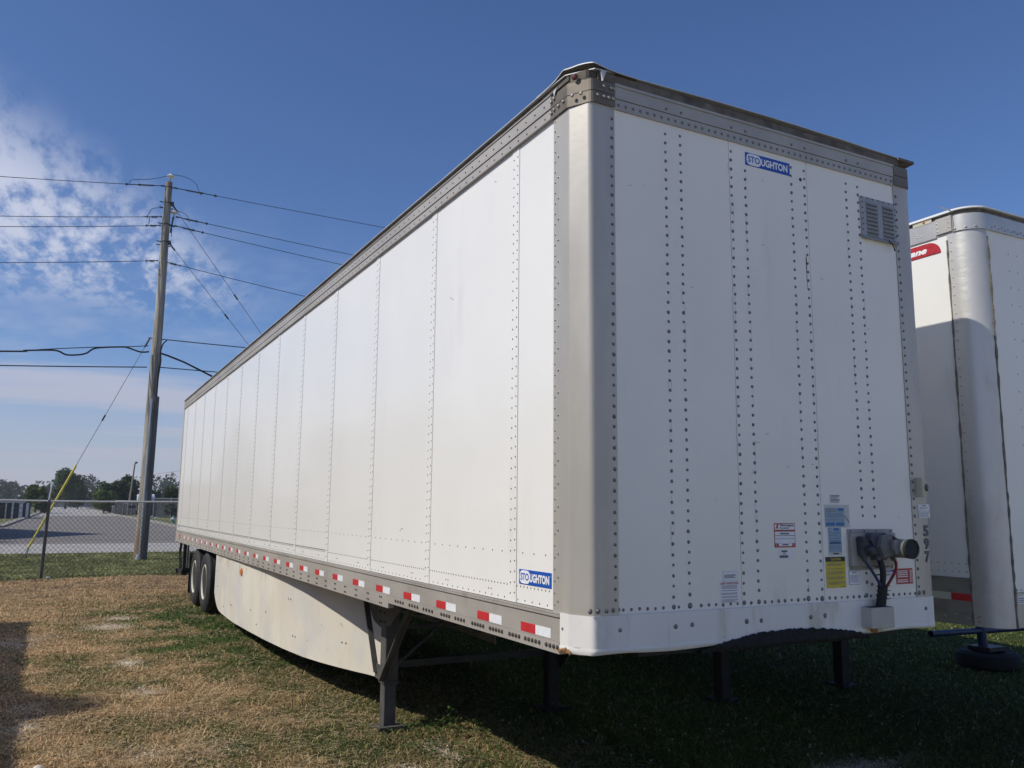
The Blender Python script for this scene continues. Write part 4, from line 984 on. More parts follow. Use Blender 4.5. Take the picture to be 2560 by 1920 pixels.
mb.lathe([(.03, 0), (.03, .035), (.02, .045), (.003, .047)], (2.105, -.06, 1.405), (.1, -1, 0), 16); mb.build('air_coupling', CAST, T)
MB().prism([(2.125, 1.475), (2.165, 1.465), (2.17, 1.44), (2.13, 1.445)], -.078, -.071, lambda a, b, c_: (a, c_, b)).build('red_tag', DRED, T)
mb = MB(); mb.smooth = True; mb.lathe([(.054, .0), (.054, .145)], (2.150, -.02, 1.412), (-.10, -1, 0), 24); dc = mb.build('document_canister', mat('canister_grey', (.24, .24, .22), .5, .2, (12, .15)), T)
mb = MB(); mb.smooth = True; mb.lathe([(.0565, .0), (.0575, .018), (.052, .019), (.051, .013), (.003, .013)], (2.1356, -.163, 1.412), (-.10, -1, 0), 24); mb.build('canister_lid', mat('lid_dark_green', (.012, .020, .020), .7), dc)
def wavy(pts, k=6):
    P = [Vector(p) for p in pts]; out = []
    for i in range(len(P)-1):
        p0 = P[max(i-1, 0)]; p1 = P[i]; p2 = P[i+1]; p3 = P[min(i+2, len(P)-1)]
        for j in range(k):
            t = j/k; out.append(.5*((2*p1)+(-p0+p2)*t+(2*p0-5*p1+4*p2-p3)*t*t+(-p0+3*p1-3*p2+p3)*t**3))
    return out+[P[-1]]
mb = MB(); mb.smooth = True; mb.tube(wavy([(2.005, -.06, 1.35), (2.008, -.075, 1.28), (2.012, -.062, 1.20), (2.008, -.05, 1.14), (2.005, -.045, 1.08)]), .017, 10, rs=None); mb.build('electric_cable', RUBBER, T)
mb = MB(); mb.smooth = True; mb.tube(wavy([(2.012, -.066, 1.205), (2.016, -.058, 1.17), (2.012, -.05, 1.11), (2.008, -.045, 1.07)]), .027, 10); mb.build('cable_wrap', RUBBER, T)
mb = MB(); mb.smooth = True; mb.tube(wavy([(1.872, -.045, 1.372), (1.892, -.058, 1.335), (1.92, -.062, 1.30), (1.962, -.066, 1.245), (2.0, -.066, 1.19), (2.010, -.06, 1.17)]), .0085, 8); mb.build('blue_air_hose', CBLUE, T)
mb = MB(); mb.smooth = True; mb.tube([(1.868, -.045, 1.385), (1.888, -.058, 1.342)], .014, 8).tube([(2.10, -.06, 1.375), (2.118, -.066, 1.345)], .013, 8); mb.build('hose_fitting', CAST, T)
mb = MB(); mb.smooth = True; mb.tube(wavy([(2.10, -.06, 1.365), (2.128, -.07, 1.335), (2.122, -.072, 1.29), (2.085, -.07, 1.24), (2.035, -.068, 1.19), (2.018, -.06, 1.175)]), .0085, 8); mb.build('red_air_hose', CRED, T)
mb = MB()
for z, x in ((1.305, 2.008), (1.26, 2.01), (1.196, 2.014), (1.17, 2.012), (1.125, 2.01)): mb.lathe([(.030, 0), (.030, .006)], (x, -.058, z), (0, .15, 1), 10); mb.bar((x+.025, -.07, z), (x+.046, -.08, z+.004), .004, .003)
mb.build('cable_tie', RUBBER, T)
mb = MB(); mb.bbox(1.885, 2.075, -.085, -.012, .966, 1.082, .004); mb.mi = 1; mb.box(1.895, 2.065, -.077, -.02, 1.0825, 1.0835); bx = mb.build('storage_box', [mat('box_paint', (.47, .455, .41), .5, 0, (6, .06), dirt=((.25, .22, .18), 9., .55, .75, (1, 1, 1), .4)), DBLACK], T)
mb = MB(); mb.prism([(1.93, .966), (2.02, .966), (2.00, .93), (1.96, .935)], -.0186, -.0176, lambda a, b, c_: (a, c_, b)); mb.build('rust_stain', RUST, T)
# faint run-off streaks below rivets and seams on the front wall
for shade, cnt in (((.70, .68, .64), 30), ((.74, .72, .68), 36)):
    mb = MB()
    for i in range(cnt):
        x = random.choice((.545, .648, 1.0, 1.013, 1.118, 1.484, 1.592, 1.612, 1.953, 2.058))+random.uniform(-.012, .012); z = random.uniform(1.2, 3.6); l = random.uniform(.03, .22); wd = random.uniform(.0015, .005)
        if x > 1.9 and z < 1.65: continue
        mb.add([(x-wd, -.0004, z), (x+wd, -.0004, z), (x+wd*.3, -.0004, z-l), (x-wd*.3, -.0004, z-l)], [(3, 2, 1, 0)])
    mb.build('grime_streak', mat('grime_streak_stain', shade, .6, 0, (20, .1)), T, kind='stuff')
# scratches on the front
mb = MB()
for i in range(26):
    x = random.uniform(.25, 2.35); z = random.uniform(1.2, 3.6); l = random.uniform(.01, .04); a = random.uniform(-.6, 1.2)
    dx, dz = math.cos(a)*l/2, math.sin(a)*l/2; mb.add([(x-dx, -.0006, z-dz-.0012), (x+dx, -.0006, z+dz-.0006), (x+dx, -.0006, z+dz+.0008), (x-dx, -.0006, z-dz+.0012)], [(0, 1, 2, 3)])
mb.build('scratch', DGREY, T, kind='stuff')

# ------------------------------------------------------------------ second trailer
X0, Y0 = 3.50, .185
U = thing('box_trailer', 'white box semi trailer with rounded shiny nose and red logo at the right edge', 'semi trailer', (X0+1.3, 8.2, -.2))
def nose(out, a, b, r=.15):
    cx, cyv = X0+r, Y0+r; P = [(X0-out, a)]
    for t in np.linspace(math.pi, 1.5*math.pi, 14): P.append((cx+(r+out)*math.cos(t), cyv+(r+out)*math.sin(t)))
    P.append((b, Y0-out)); return P[::-1]
WHITE2 = mat('second_white_paint', (.80, .80, .77), .35, 0, (1.5, .02), (1, .2, .02), coat=.2, dirt=[((.5, .48, .42), 3, .58, .8, (1, 1, .3), .4)])
NOSE2 = mat('shiny_nose_sheet', (.58, .575, .55), .42, .4, (3, .06, (1, 1, .3)), (5, .35, .012, (1, 1, 2.2)), dirt=[((.36, .34, .30), 3., .50, .72, (1, 1, .5), .5)])
CAP2 = mat('cap_band_metal', (.54, .53, .50), .38, .5, (4, .08), (6, .25, .008))
for k in range(13):
    a = .39+1.21*k; MB().box(X0, X0+.012, a+.0015, min(a+1.2085, 16.1), 1.165, 3.70).build('side_panel', WHITE2, U)
MB().box(X0+2.58, X0+2.6, .3, 16.1, 1.1, 3.75).build('far_side_wall', WHITE2, U)
MB().box(X0+.012, X0+.03, .36, 16.1, 1.1, 3.7).build('seam_backing', JOINT, U)
for a, b in ((X0+.152, X0+1.0), (X0+1.0, X0+1.7), (X0+1.7, X0+2.45)): MB().box(a+.001, b-.001, Y0, Y0+.012, 1.078, 3.70).build('front_panel', WHITEF, U)
mb = MB(); mb.smooth = True; mb.sheet(nose(.004, .392, X0+.15), .838, 3.70, .004); mb.build('nose_post', NOSE2, U)
mb = MB(); mb.smooth = True; mb.sheet([(2*X0+2.6-x, y) for x, y in nose(.004, .39, X0+.15)][::-1], .838, 3.70, .004); mb.build('nose_post', NOSE2, U)
mb = MB(); mb.smooth = True; mb.sheet(nose(.014, .325, X0+.45), 3.690, 3.812, .006); mb.build('cap_band', CAP2, U)
MB().box(X0+.45, X0+2.6, Y0-.012, Y0+.01, 3.690, 3.812).build('cap_band', CAP2, U)
MB().box(X0-.012, X0+.01, .470, 16.1, 3.682, 3.815).build('top_rail', CAP2, U)
MB().bbox(X0-.020, X0-.010, .338, .468, 3.698, 3.822, .002).build('patch_plate', POST, U)
mb = MB(); mb.sheet(nose(.002, 1.2, X0+2.6), 3.812, 3.850, .004); mb.build('roof_edge_strip', DARKROOF, U)
mb = MB(); mb.box(X0-.024, X0+.1, .32, 16.1, 3.846, 3.862); mb.sheet(nose(.026, .33, X0+2.6), 3.848, 3.860, .12); mb.build('roof_lip', mat('white_roof_lip', (.78, .79, .80), .4), U)
MB().box(X0+.1, X0+2.6, Y0+.1, 16.1, 3.85, 3.862).build('roof', ROOF, U)
mb = MB(); mb.box(X0-.0145, X0-.012, .50, .66, 3.812, 3.846); lb = mb.build('lamp_bracket', CREAM, U); mb = MB(); mb.lathe([(.010, 0), (.004, .01)], (X0-.0145, .565, 3.829), nrm, 8); mb.build('marker_lamp', mat('orange_lens', (.7, .16, .03), .3), U)
mb = MB()
for y, z in ((.63, 3.742), (.63, 3.728), (.60, 3.73)): mb.rivet((X0-.0125, y, z), nrm, .006, .004)
for y, z in ((.455, 3.785), (.455, 3.755), (.452, 3.722), (.36, 3.80), (.36, 3.77), (.358, 3.735)): mb.rivet((X0-.0205, y, z), nrm, .006, .004)
for t in (3.25, 3.7, 4.1): mb.rivet((X0+.15+.1645*math.cos(t), Y0+.15+.1645*math.sin(t), 3.708), (math.cos(t), math.sin(t), 0), .009, .007, 8)
for x in np.arange(X0+.2, X0+1.2, .04): mb.rivet((x, Y0-.0145, 3.712+(.012 if int(x*25) % 2 else 0)), fn_, .0075, .004, 6)
for z in np.arange(.90, 3.66, .068): mb.rivet((X0-.0045, .362, z), nrm, .0065, .005, 6); mb.rivet((X0+.165, Y0-.0015, z+.01), fn_, .0065, .004, 6)
for x in (X0+.40, X0+.50, X0+.9, X0+1.0):
    for z in np.arange(1.2, 3.62, .13): mb.rivet((x, Y0-.0005, z), fn_, .006, .003, 6)
for z in (1.205, 1.262):
    for y in np.arange(.42, 3, .055): mb.rivet((X0-.0005, y, z), nrm, .006, .004, 6)
for y in np.arange(.42, 2.5, .09): mb.rivet((X0-.013, y, .885+.02*(int(y*100) % 2)), nrm, .012, .010, 8)
for z in (.875, .91): mb.rivet((X0-.0045, .345, z), nrm, .011, .009, 8)
for x in np.arange(X0+.19, X0+1.2, .05): mb.rivet((x, Y0-.0005, 1.095), fn_, .007, .004, 6)
mb.build('rivet', RIVETL, U, kind='stuff')
mb = MB()
zs = np.arange(.84, 3.69, .05)
for pts_, rad in (([(X0-.004, .392+random.uniform(-.0015, .0015), z) for z in zs], .007), ([(X0+.156+random.uniform(-.0025, .0025), Y0-.002, z) for z in zs], .010)): mb.tube(pts_, rad, 6, rs=[rad*random.uniform(.6, 1.5) for _ in zs])
mb.build('sealant_bead', SEAL, U)
mb = MB(); mb.box(X0-.008, X0+.02, .395, 16.1, .932, 1.160); mb.box(X0-.016, X0+.02, .395, 16.1, .922, .936); mb.box(X0-.012, X0+.02, .395, 16.1, .838, .920); mb.box(X0-.014, X0+.02, .395, 16.1, 1.158, 1.166)
mb.build('bottom_rail', mat('grey_side_rail', (.30, .295, .265), .5, .3, (4, .1), None, dirt=((.18, .16, .13), 6., .5, .7, (1, 1, 1), .5)), U)
MB().box(X0+.15, X0+2.6, Y0-.004, Y0+.02, .84, 1.075).build('front_rail', POST, U)
k = .395
while k < 3.6: 
    MB().box(X0-.0095, X0-.008, k, k+.15, 1.005, 1.055).build('red_reflector', RED, U); MB().box(X0-.0095, X0-.008, k+.152, k+.34, 1.005, 1.055).build('white_reflector', mat('yellowed_tape', (.55, .56, .47), .4), U); k += 1.2
MB().box(X0+.03, X0+2.57, .25, 16.0, .97, 1.05).build('floor', UNDER, U)
MB().box(X0+.35, X0+2.2, Y0+.02, 1.5, .86, .97).build('coupler_plate', UNDER, U)
c = Face(lambda u, v, d: front(u, v, d+Y0*0)); c.fn = lambda u, v, d: (u, Y0-.004-d, v); c.rect(DWHITE, X0+.19, X0+.26, 1.0, 1.058, .002); c.lines(DGREY, X0+.195, X0+.255, 1.005, 1.045, 3, .0026, .4); c.build('small_label', U)
# logo: red swept shape with white italic letters
c = Face(lambda u, v, d: (X0-.0006-d, -u, v))
yl = lambda y: -y
outl = [(-1.30, 3.560), (-.447, 3.564)]
for i in range(9):
    t = i/8; y_ = .447+.105*(1-math.cos(t*math.pi/2)); z_ = 3.568+.094*math.sin(t*math.pi/2); outl.append((-y_, z_))
outl += [(-1.30, 3.664)]
c.poly(DRED, outl, .0015)
c.text(DWHITE, 'Dane', -.78, -.562, 3.588, 3.638, .0022, .05, .3)
c.rect(mat('maroon_print', (.16, .01, .02), .4), -1.3, -.452, 3.562, 3.568, .0021, .0003); c.rect(bpy.data.materials['maroon_print'], -.56, -.49, 3.572, 3.574, .0021, .0003); c.rect(bpy.data.materials['maroon_print'], -.56, -.50, 3.628, 3.630, .0021, .0003)
c.build('logo_decal', U)
GZ2 = float(gbase(3.5))
for x in (X0+.37, X0+2.12):
    lg = MB().bbox(x, x+.12, 3.42, 3.55, GZ2+.03, .95, .006).build('landing_leg', UNDER, U)  # legs coloured darker for the shade they stand in
    MB().bbox(x-.06, x+.18, 3.36, 3.61, GZ2+.0, GZ2+.03, .004).build('foot', UNDER, lg)
    MB().bar((x+.06, 3.45, .25), (x+.06, 3.0, .95), .05, .03).build('brace', UNDER, U)
for cyv in (12.3, 13.55):
    for cx, out in ((X0+.03, -1), (X0+2.57, 1)):
        mb = MB(); mb.smooth = True; mb.lathe([(.28, -.6), (.47, -.6), (.505, -.57), (.505, -.03), (.47, 0), (.36, .01), (.29, -.02)], (cx, cyv, .335), (out, 0, 0), 32); wv = mb.build('wheel', TYRE, U)
        mb = MB(); mb.smooth = True; mb.lathe([(.29, -.02), (.26, -.1), (.14, -.13), (.12, 0), (.003, .02)], (cx, cyv, .335), (out, 0, 0), 24); mb.build('rim', RIM, wv)

# ------------------------------------------------------------------ blue pipe stand in a weighted tyre
gz = float(gheight(8.15, 3.4))
PS = thing('pipe_stand', 'blue painted pipe crossbar on a short post under the nose of the right trailer', 'pipe stand', (8.15, 3.4, gz))
mb = MB(); mb.smooth = True; mb.tube([(7.16, 3.42, .178), (9.35, 3.36, .150)], .038, 12, cap=False); mb.tube([(7.16, 3.42, .178), (9.35, 3.36, .150)], .030, 12, cap=False); mb.build('crossbar', BPIPE, PS)
mb = MB(); mb.smooth = True; mb.tube([(8.12, 3.4, gz+.2), (8.08, 3.4, .28)], .055, 12); mb.build('post', BPIPE, PS)
MB().bbox(8.02, 8.36, 3.25, 3.55, gz+.217, gz+.27, .006).build('base_plate', BLACK, PS)
mb = MB(); mb.smooth = True
tp = [(.20, .01), (.30, .0), (.355, .04), (.37, .11), (.355, .18), (.30, .215), (.20, .20), (.17, .11), (.20, .01)]
mb.lathe(tp, (8.2, 3.4, gz), (0, 0, 1), 28)
tag(mb.build('tyre', mat('old_tyre', (.010, .010, .012), .85, 0, (14, .3))), 'black tyre lying flat under the blue pipe stand', 'tyre')

# ------------------------------------------------------------------ utility pole
PX, PY = .237, 28.05; pz = -.22
P_ = thing('utility_pole', 'weathered grey wooden utility pole with conduit guard standing beyond the chain link fence', 'utility pole', (PX, PY, pz))
lean = lambda z: (PX+.0055*(z-pz), PY)
mb = MB(); mb.smooth = True
zs = list(np.linspace(pz-.02, 13.22, 26)); mb.tube([(lean(z)[0]+.012*math.sin(z*.9), lean(z)[1], z) for z in zs], .2, 20, rs=[.205-.0062*(z-pz)+random.uniform(-.003, .003) for z in zs]); mb.build('shaft', WOOD, P_)
mb = MB(); mb.smooth = True; mb.tube([(lean(z)[0]+.128, PY-.12, z) for z in (pz, 2, 4, 5.38)], .088, 14); mb.build('cable_guard', UGUARD, P_)
mb = MB(); mb.smooth = True; mb.tube([(lean(z)[0]-.035, PY-.195, z) for z in (pz, 2, 4, 5.30)], .032, 10); mb.build('conduit', PIPEG, P_)
mb = MB(); mb.smooth = True; mb.tube([(PX-.075, PY-.20, pz), (PX-.07, PY-.20, pz+.24)], .075, 12, rs=[.085, .06]); mb.build('conduit_boot', PIPEG, P_)
mb = MB(); mb.smooth = True; mb.tube(wavy([(lean(5.4)[0]+.12, PY-.12, 5.38), (lean(6)[0]+.13, PY-.12, 6.1), (lean(6.6)[0]+.17, PY-.10, 6.65), (lean(6.9)[0]+.14, PY-.1, 6.95), (lean(7.2)[0]+.20, PY-.05, 7.25), (lean(7.4)[0]+.32, PY, 7.41)]), .022, 7); mb.build('riser_cable', WIRE, P_)
mb = MB(); mb.smooth = True; mb.tube([(lean(z)[0]+.04, PY-.2, z) for z in (5.4, 6.2, 6.9)], .012, 6); mb.build('riser_cable', WIRE, P_)
def insul(x, y, z, name='insulator'):
    b = MB(); b.smooth = True; b.tube([(x, y, z-.24), (x, y, z)], .016, 8); o = b.build('insulator_pin', GALV, P_)
    b = MB(); b.smooth = True; b.lathe([(.03, -.03), (.12, -.0), (.145, .03), (.12, .065), (.06, .09), (.04, .105), (.045, .13), (.003, .14)], (x, y, z), n=16); b.build('insulator', PORC, o)
insul(lean(13.2)[0]+.03, PY, 13.42); insul(lean(12)[0]+.24, PY-.03, 12.08)
mb = MB()
mb.bar((lean(11.7)[0]+.16, PY-.02, 11.35), (lean(11.7)[0]+.22, PY-.02, 11.95), .07, .05).bar((lean(11.7)[0]+.1, PY-.02, 11.62), (lean(11.7)[0]+.3, PY-.02, 11.60), .05, .05)
mb.bar((lean(11.7)[0]+.2, PY-.02, 11.2), (lean(11.7)[0]+.2, PY-.02, 11.5), .02, .02)
for z in (12.45, 12.25, 11.65, 10.98, 10.85, 7.45): mb.bar((lean(z)[0]-.27, PY, z), (lean(z)[0]+.2, PY, z-.01), .03, .03)
for z in (12.40, 11.95*0+10.95): mb.bar((lean(z)[0]+.10, PY-.05, z), (lean(z)[0]+.20, PY-.05, z+.02), .12, .14)
mb.build('bracket', CAST, P_)
mb = MB()
for z in (10.95, 11.6, 12.4, 13.0): r_ = .208-.0062*(z-pz); mb.lathe([(r_, 0), (r_+.004, .005), (r_+.004, .045), (r_, .05)], (lean(z)[0], PY, z), n=20)
mb.build('pole_band', CAST, P_)
# wires: (left far point, left attach) and (right attach, right far point) at the pole line
def sag(a, b, s, n=18): 
    a = Vector(a); b = Vector(b); return [a.lerp(b, i/n)-Vector((0, 0, 4*s*(i/n)*(1-i/n))) for i in range(n+1)]
def wire(pts, r, label, name='power_line', m_=WIRE, group='overhead wires on the utility pole', cat='wire', clamp=None):
    b = MB(); b.smooth = True; b.tube(pts, r, 5)
    o = b.build(name, m_); o['_o'] = (0, 0, 0); tag(o, label, cat, group)
    if clamp:
        c_ = MB(); c_.smooth = True
        p0, p1 = Vector(pts[0]), Vector(pts[1]); 
        if clamp < 0: p0, p1 = Vector(pts[-1]), Vector(pts[-2])
        d = (p1-p0).normalized(); L_ = abs(clamp)
        for t0, t1, rr_ in ((.0, .10, .030), (.10, .28, .016), (.28, .62, .026), (.62, .68, .04), (.68, .95, .018), (.95, 1.0, .045)): c_.tube([p0+d*L_*t0, p0+d*L_*t1], rr_, 7)
        for i in range(6): q = p0+d*L_*(.33+i*.05); c_.bar(q, q-Vector((0, 0, .06)), .012, .012)
        c_.build('strain_clamp', CAST, o)
    return o
LX = -60.; RX = 62.
def left(z0, z1, x1, r, label, s=.8, cl=None, **k):   # z0 seen at x=-4.8
    slope = (z1-z0)/(x1+4.8); zf = z1-slope*(x1-LX); return wire(sag((LX, PY-.05, z1-.25), (x1, PY-.05, z1), 1., 40) if False else curve_wire((x1, z1), (-4.8, z0), LX), r, label, clamp=cl, **k)
def curve_wire(p, q, far, n=36):
    """catenary-like parabola through attach point p and seen point q, levelling out towards x=far"""
    (x1, z1), (x2, z2) = p, q; span = abs(far-x1); s0 = (z1-z2)/abs(x1-x2)
    a = s0/(1-abs(x2-x1)/span); out = []
    for i in range(n+1):
        t = (i/n)**1.3*span; x = x1+math.copysign(t, far-x1); out.append((x, PY-.05, z1-a*(t-t*t/span)))
    return out
def right(p, q, far=RX): return curve_wire(p, q, far)
LW, RW = [], []
for (x1, z1, zq, r, cl, lab) in ((.17, 13.04, 12.41, .012, 1.3, 'topmost wire running left from the pole'), (.14, 11.88, 11.05, .012, .5, 'second wire from the top running left from the pole'),
        (.13, 11.55, 10.69, .012, .5, 'third wire from the top running left from the pole'), (.12, 10.25, 9.46, .012, .4, 'fourth wire from the top running left from the pole'),
        (.02, 6.40, 6.05, .020, None, 'lowest cable running left from the pole')):
    wire(curve_wire((x1, z1), (-4.7, zq), LX), r, lab, clamp=cl)
for (x1, z1, xq, zq, r, cl, lab) in ((.45, 13.03, 8.71, 12.877, .012, 1.5, 'topmost wire running right from the pole above the trailer roof'), (.60, 11.96, 7.38, 11.528, .012, 1.1, 'second wire from the top running right behind the trailer roof'),
        (.58, 11.62, 6.93, 11.067, .012, 1.0, 'third wire from the top running right behind the trailer roof'), (.38, 10.24, 5.56, 9.597, .012, .5, 'fourth wire from the top running right behind the trailer roof'),
        (.36, 7.43, 3.465, 7.41, .018, None, 'thin cable leaving the pole to the right above the thick cable'), (.36, 6.43, 2.545, 6.42, .018, None, 'lowest cable running right behind the trailer roof')):
    wire(curve_wire((x1, z1), (xq, zq), RX) if z1 > zq else [(x1, PY, z1), (xq, PY, zq)], r, lab, clamp=cl)
# thick bundled cable left with a slack loop, and down to the right
b_pts = wavy([(x, PY-.1, z) for x, z in ((.04, 6.94), (-.24, 6.91), (-.63, 7.016), (-.88, 7.02), (-1.62, 6.905), (-1.90, 6.70), (-2.2, 6.615), (-2.5, 6.60), (-2.74, 6.70), (-3.03, 6.70), (-3.72, 6.62), (-4.39, 6.53), (-12, 5.9), (-30, 5.2), (-60, 6.2))], 5)
TG = 'telephone cables on the utility pole'; JG = 'jumper wires on the utility pole'
wire(b_pts, .030, 'thick cable with a hanging slack loop running left from the pole', 'cable_bundle', group=TG)
wire([(.02, PY, 7.166), (-.508, PY, 7.085), (-1.617, PY-.1, 6.94), (-2.74, PY-.1, 6.78), (-3.3, PY-.1, 6.69)], .016, 'messenger strand above the slack cable loop left of the pole', 'messenger_strand', group=TG)
wire([(x, PY-.08, z) for x, z in ((.35, 6.94), (.67, 6.857), (1.21, 6.677), (1.76, 6.436), (2.284, 6.203), (4.5, 5.15), (9, 3.2))], .034, 'thick cable sloping down to the right from the pole', 'cable_bundle', group=TG)
for q, lab in (([(.321, 13.496), (-.019, 13.337), (-.408, 13.199), (-.923, 13.067), (-1.013, 12.871)], 'looping jumper wire left of the topmost insulator'),
        ([(.40, 13.533), (.851, 13.526), (1.207, 13.351), (1.319, 13.111), (1.41, 12.93)], 'looping jumper wire right of the topmost insulator'),
        ([(.50, 12.207), (.868, 12.158), (1.042, 11.992), (1.063, 11.86)], 'short jumper wire right of the lower insulator'),
        ([(.148, 12.224), (-.076, 12.184), (-.229, 12.096), (-.318, 11.857), (-.573, 11.76)], 'upper of two jumper wires left of the pole'),
        ([(-.262, 11.808), (-.27, 11.56), (-.446, 11.44)], 'lower of two jumper wires left of the pole')):
    wire(wavy([(x, PY, z) for x, z in q]), .010, lab, 'jumper_wire', group=JG)
# guys
def guy(p, q, far, label, guard=False):
    p = Vector(p); q = Vector(q); d = (q-p); end = p+d*far
    b = MB(); b.smooth = True; b.tube([p, end], .0095, 5); o = b.build('guy_wire', WIREG); o['_o'] = (0, 0, 0)
    tag(o, label, 'guy wire', 'guy wires of the utility pole')
    b = MB(); b.smooth = True; b.tube([p, p+d.normalized()*.35], .03, 7); b.tube([p+d*.68, p+d*.68+d.normalized()*.22], .03, 7); b.build('guy_grip', CAST, o)
    if guard:
        b = MB(); b.smooth = True; b.tube([end-d.normalized()*.35, end-d.normalized()*3.45], .036, 10); b.build('guy_guard', YEL, o)
        b = MB(); b.smooth = True; b.tube([end-d.normalized()*.40, end+Vector((.02, 0, -.35))], .016, 6); b.build('anchor_rod', CAST, o)
    return o
guy((.45, PY-.02, 12.42), (3.89, PY-.02, 7.92), 1.75, 'upper guy wire sloping down right from high on the pole')
guy((.43, PY-.02, 10.98), (3.465, PY-.02, 7.46), 2.0, 'lower guy wire sloping down right from the middle of the pole')
guy((.05, PY+.1, 7.45), (-1.70, PY+.98, 2.82+.62), 1.89, 'guy wire with yellow plastic guard sloping down left to the grass', True)

# ------------------------------------------------------------------ chain link fence
FY = 20.97
def fz(x): return float(gbase(FY))
FN = thing('chain_link_fence', 'grey chain link fence with steel top rail across the rear of the grass lot', 'fence', (0, FY, fz(0)))
top_z = 1.728
mb = MB(); mb.smooth = True
pts_ = [(x, FY-.01, top_z+.012*math.sin(x*.9)) for x in np.arange(-40, 42, .8)]
mb.tube(pts_, .024, 8); mb.build('top_rail', FRAIL, FN)
for i in range(-12, 13):
    x = -2.55+3.42*i
    if i == 0:
        pb, pt = (x, FY, fz(x)-.03), (x+.035, FY, top_z+.02)
    else: pb, pt = (x, FY, fz(x)-.03), (x, FY, top_z+.02)
    mb = MB(); mb.smooth = True; mb.tube([pb, pt], .040 if i == 0 else .030, 10); po = mb.build('post', FPOST, FN)
    mb = MB(); mb.smooth = True; mb.tube([(pt[0]-.01, FY, pt[2]), (pt[0]+.03, FY+.04, pt[2]+.38)], .016, 8); mb.build('barb_arm', FRAIL, po)
p_ = .112; h0, h1 = fz(0)+.02, top_z-.01; hh = h1-h0
nn = int(64/p_); xs = -30+np.arange(nn)*p_
vs = []; fs = []; r = .0040; o = 0
K_ = max(1, int(round(hh/(p_/1.0))))
for sgn in (1, -1):
    for x in xs:
        a = np.array([x, FY-.03+.003*sgn, h0]); b = np.array([x+sgn*hh*.92, FY-.03+.003*sgn, h1])
        d = (b-a)/np.linalg.norm(b-a); n1 = np.array([0, 1, 0]); n2 = np.cross(d, n1)
        q = [a+n1*r, a-n1*.5*r+n2*r*.87, a-n1*.5*r-n2*r*.87, b+n1*r, b-n1*.5*r+n2*r*.87, b-n1*.5*r-n2*r*.87]
        vs += [tuple(v) for v in q]; fs += [(o, o+1, o+4, o+3), (o+1, o+2, o+5, o+4), (o+2, o, o+3, o+5)]; o += 6
mb = MB(); mb.add([(a-0, b-FY*0, c) for a, b, c in vs], fs); mb.build('mesh_fabric', FENCE, FN)
mb = MB(); 
for i in range(40):
    x = -4+i*.13+random.uniform(-.03, .03); mb.lathe([(.015, 0), (.01, .02), (.002, .025)], (x, FY-.08+random.uniform(-.05, .03), fz(0)), n=5)
mb.build('pebbles', STONE if False else mat('dark_pebble', (.10, .09, .08), .9), kind='stuff')
tag(MB().bbox(-2.44, -2.33, FY-.2, FY-.12, fz(0)+.0, fz(0)+.04, .01).build('litter', DWHITE), 'scrap of white litter at the foot of the fence post', 'litter')

# ------------------------------------------------------------------ background things
def G0(y): return float(gbase(y))
def blobs(c, rad, n, spread, seed):
    r_ = np.random.default_rng(seed); out = []
    for i in range(n):
        t = r_.normal(size=3); t /= np.linalg.norm(t); q = r_.random()**.45
        out.append((np.array(c)+t*np.array(rad)*q*spread, r_.uniform(.28, .48)*min(rad)))
    return out
def crown(name, bl, n, leaf, m_, parent, seed):
    r_ = np.random.default_rng(seed); C_ = np.array([b[0] for b in bl]); Rr = np.array([b[1] for b in bl])
    k = r_.choice(len(bl), n, p=Rr**2/np.sum(Rr**2)); t = r_.normal(size=(n, 3)); t /= np.linalg.norm(t, axis=1)[:, None]
    P = C_[k]+t*(Rr[k]*(.62+.5*r_.random(n)))[:, None]
    nr = t+r_.normal(size=(n, 3))*.55; nr /= np.linalg.norm(nr, axis=1)[:, None]
    a = np.cross(nr, r_.normal(size=(n, 3))); a /= np.linalg.norm(a, axis=1)[:, None]; b = np.cross(nr, a)
    s = leaf*r_.uniform(.5, 1.25, n)[:, None]
    Vq = np.stack([P-a*s, P-b*s*.6, P+a*s, P+b*s*.6], 1).reshape(-1, 3)
    Fq_ = (np.arange(n)*4)[:, None]+np.arange(4)[None]
    return Vq, Fq_
def tree(name, label, x, y, w_, h_, seed, m_, n=2600, leaf=.3, trunk=.35, low=.15, group='trees beyond the road'):
    z0 = G0(y); o = thing(name, label, 'tree' if 'bush' not in name else 'bush', (x, y, z0), group)
    cz = z0+h_*(low+(1-low)/2); bl = blobs((x, y, cz), (w_/2, w_/2, h_*(1-low)/2), 34, .80, seed)
    Vq, Fq_ = crown('crown', bl, n, leaf, m_, o, seed+1); Vq = Vq-np.array([x, y, z0])
    npmesh('crown', Vq, Fq_, m_, parent=o)
    mb = MB(); mb.smooth = True; mb.tube([(x, y, z0-.1), (x+.1, y, z0+h_*.3), (x-.05, y, z0+h_*.6)], .1, 8, rs=[trunk*h_/12, trunk*h_/16, trunk*h_/40])
    for i in range(4):
        t = i*1.6+seed; mb.tube([(x, y, z0+h_*.3), (x+math.cos(t)*w_*.25, y+math.sin(t)*w_*.25, z0+h_*.58)], .1, 6, rs=[trunk*h_/28, trunk*h_/70])
    mb.build('trunk', BARK, o)
    return o
def at(u, v, y):
    d = RGT*((u-1280)/FPX)-UPV*((v-960)/FPX)+FWD; t = (y-CAM.y)/d.y; return CAM+d*t
pt = at(166, 1230, 200); tree('shade_tree', 'tall broad tree rising above the far wood at the end of the street', pt.x, 200, 6.2, 9.2, 3, LEAF1, 3600, .42, low=.05)
pt = at(196, 1245, 205); tree('shade_tree', 'lower rounded tree leaning right beside the tall broad tree', pt.x, 206, 4.6, 5.6, 21, LEAF2, 2200, .42, low=.0)
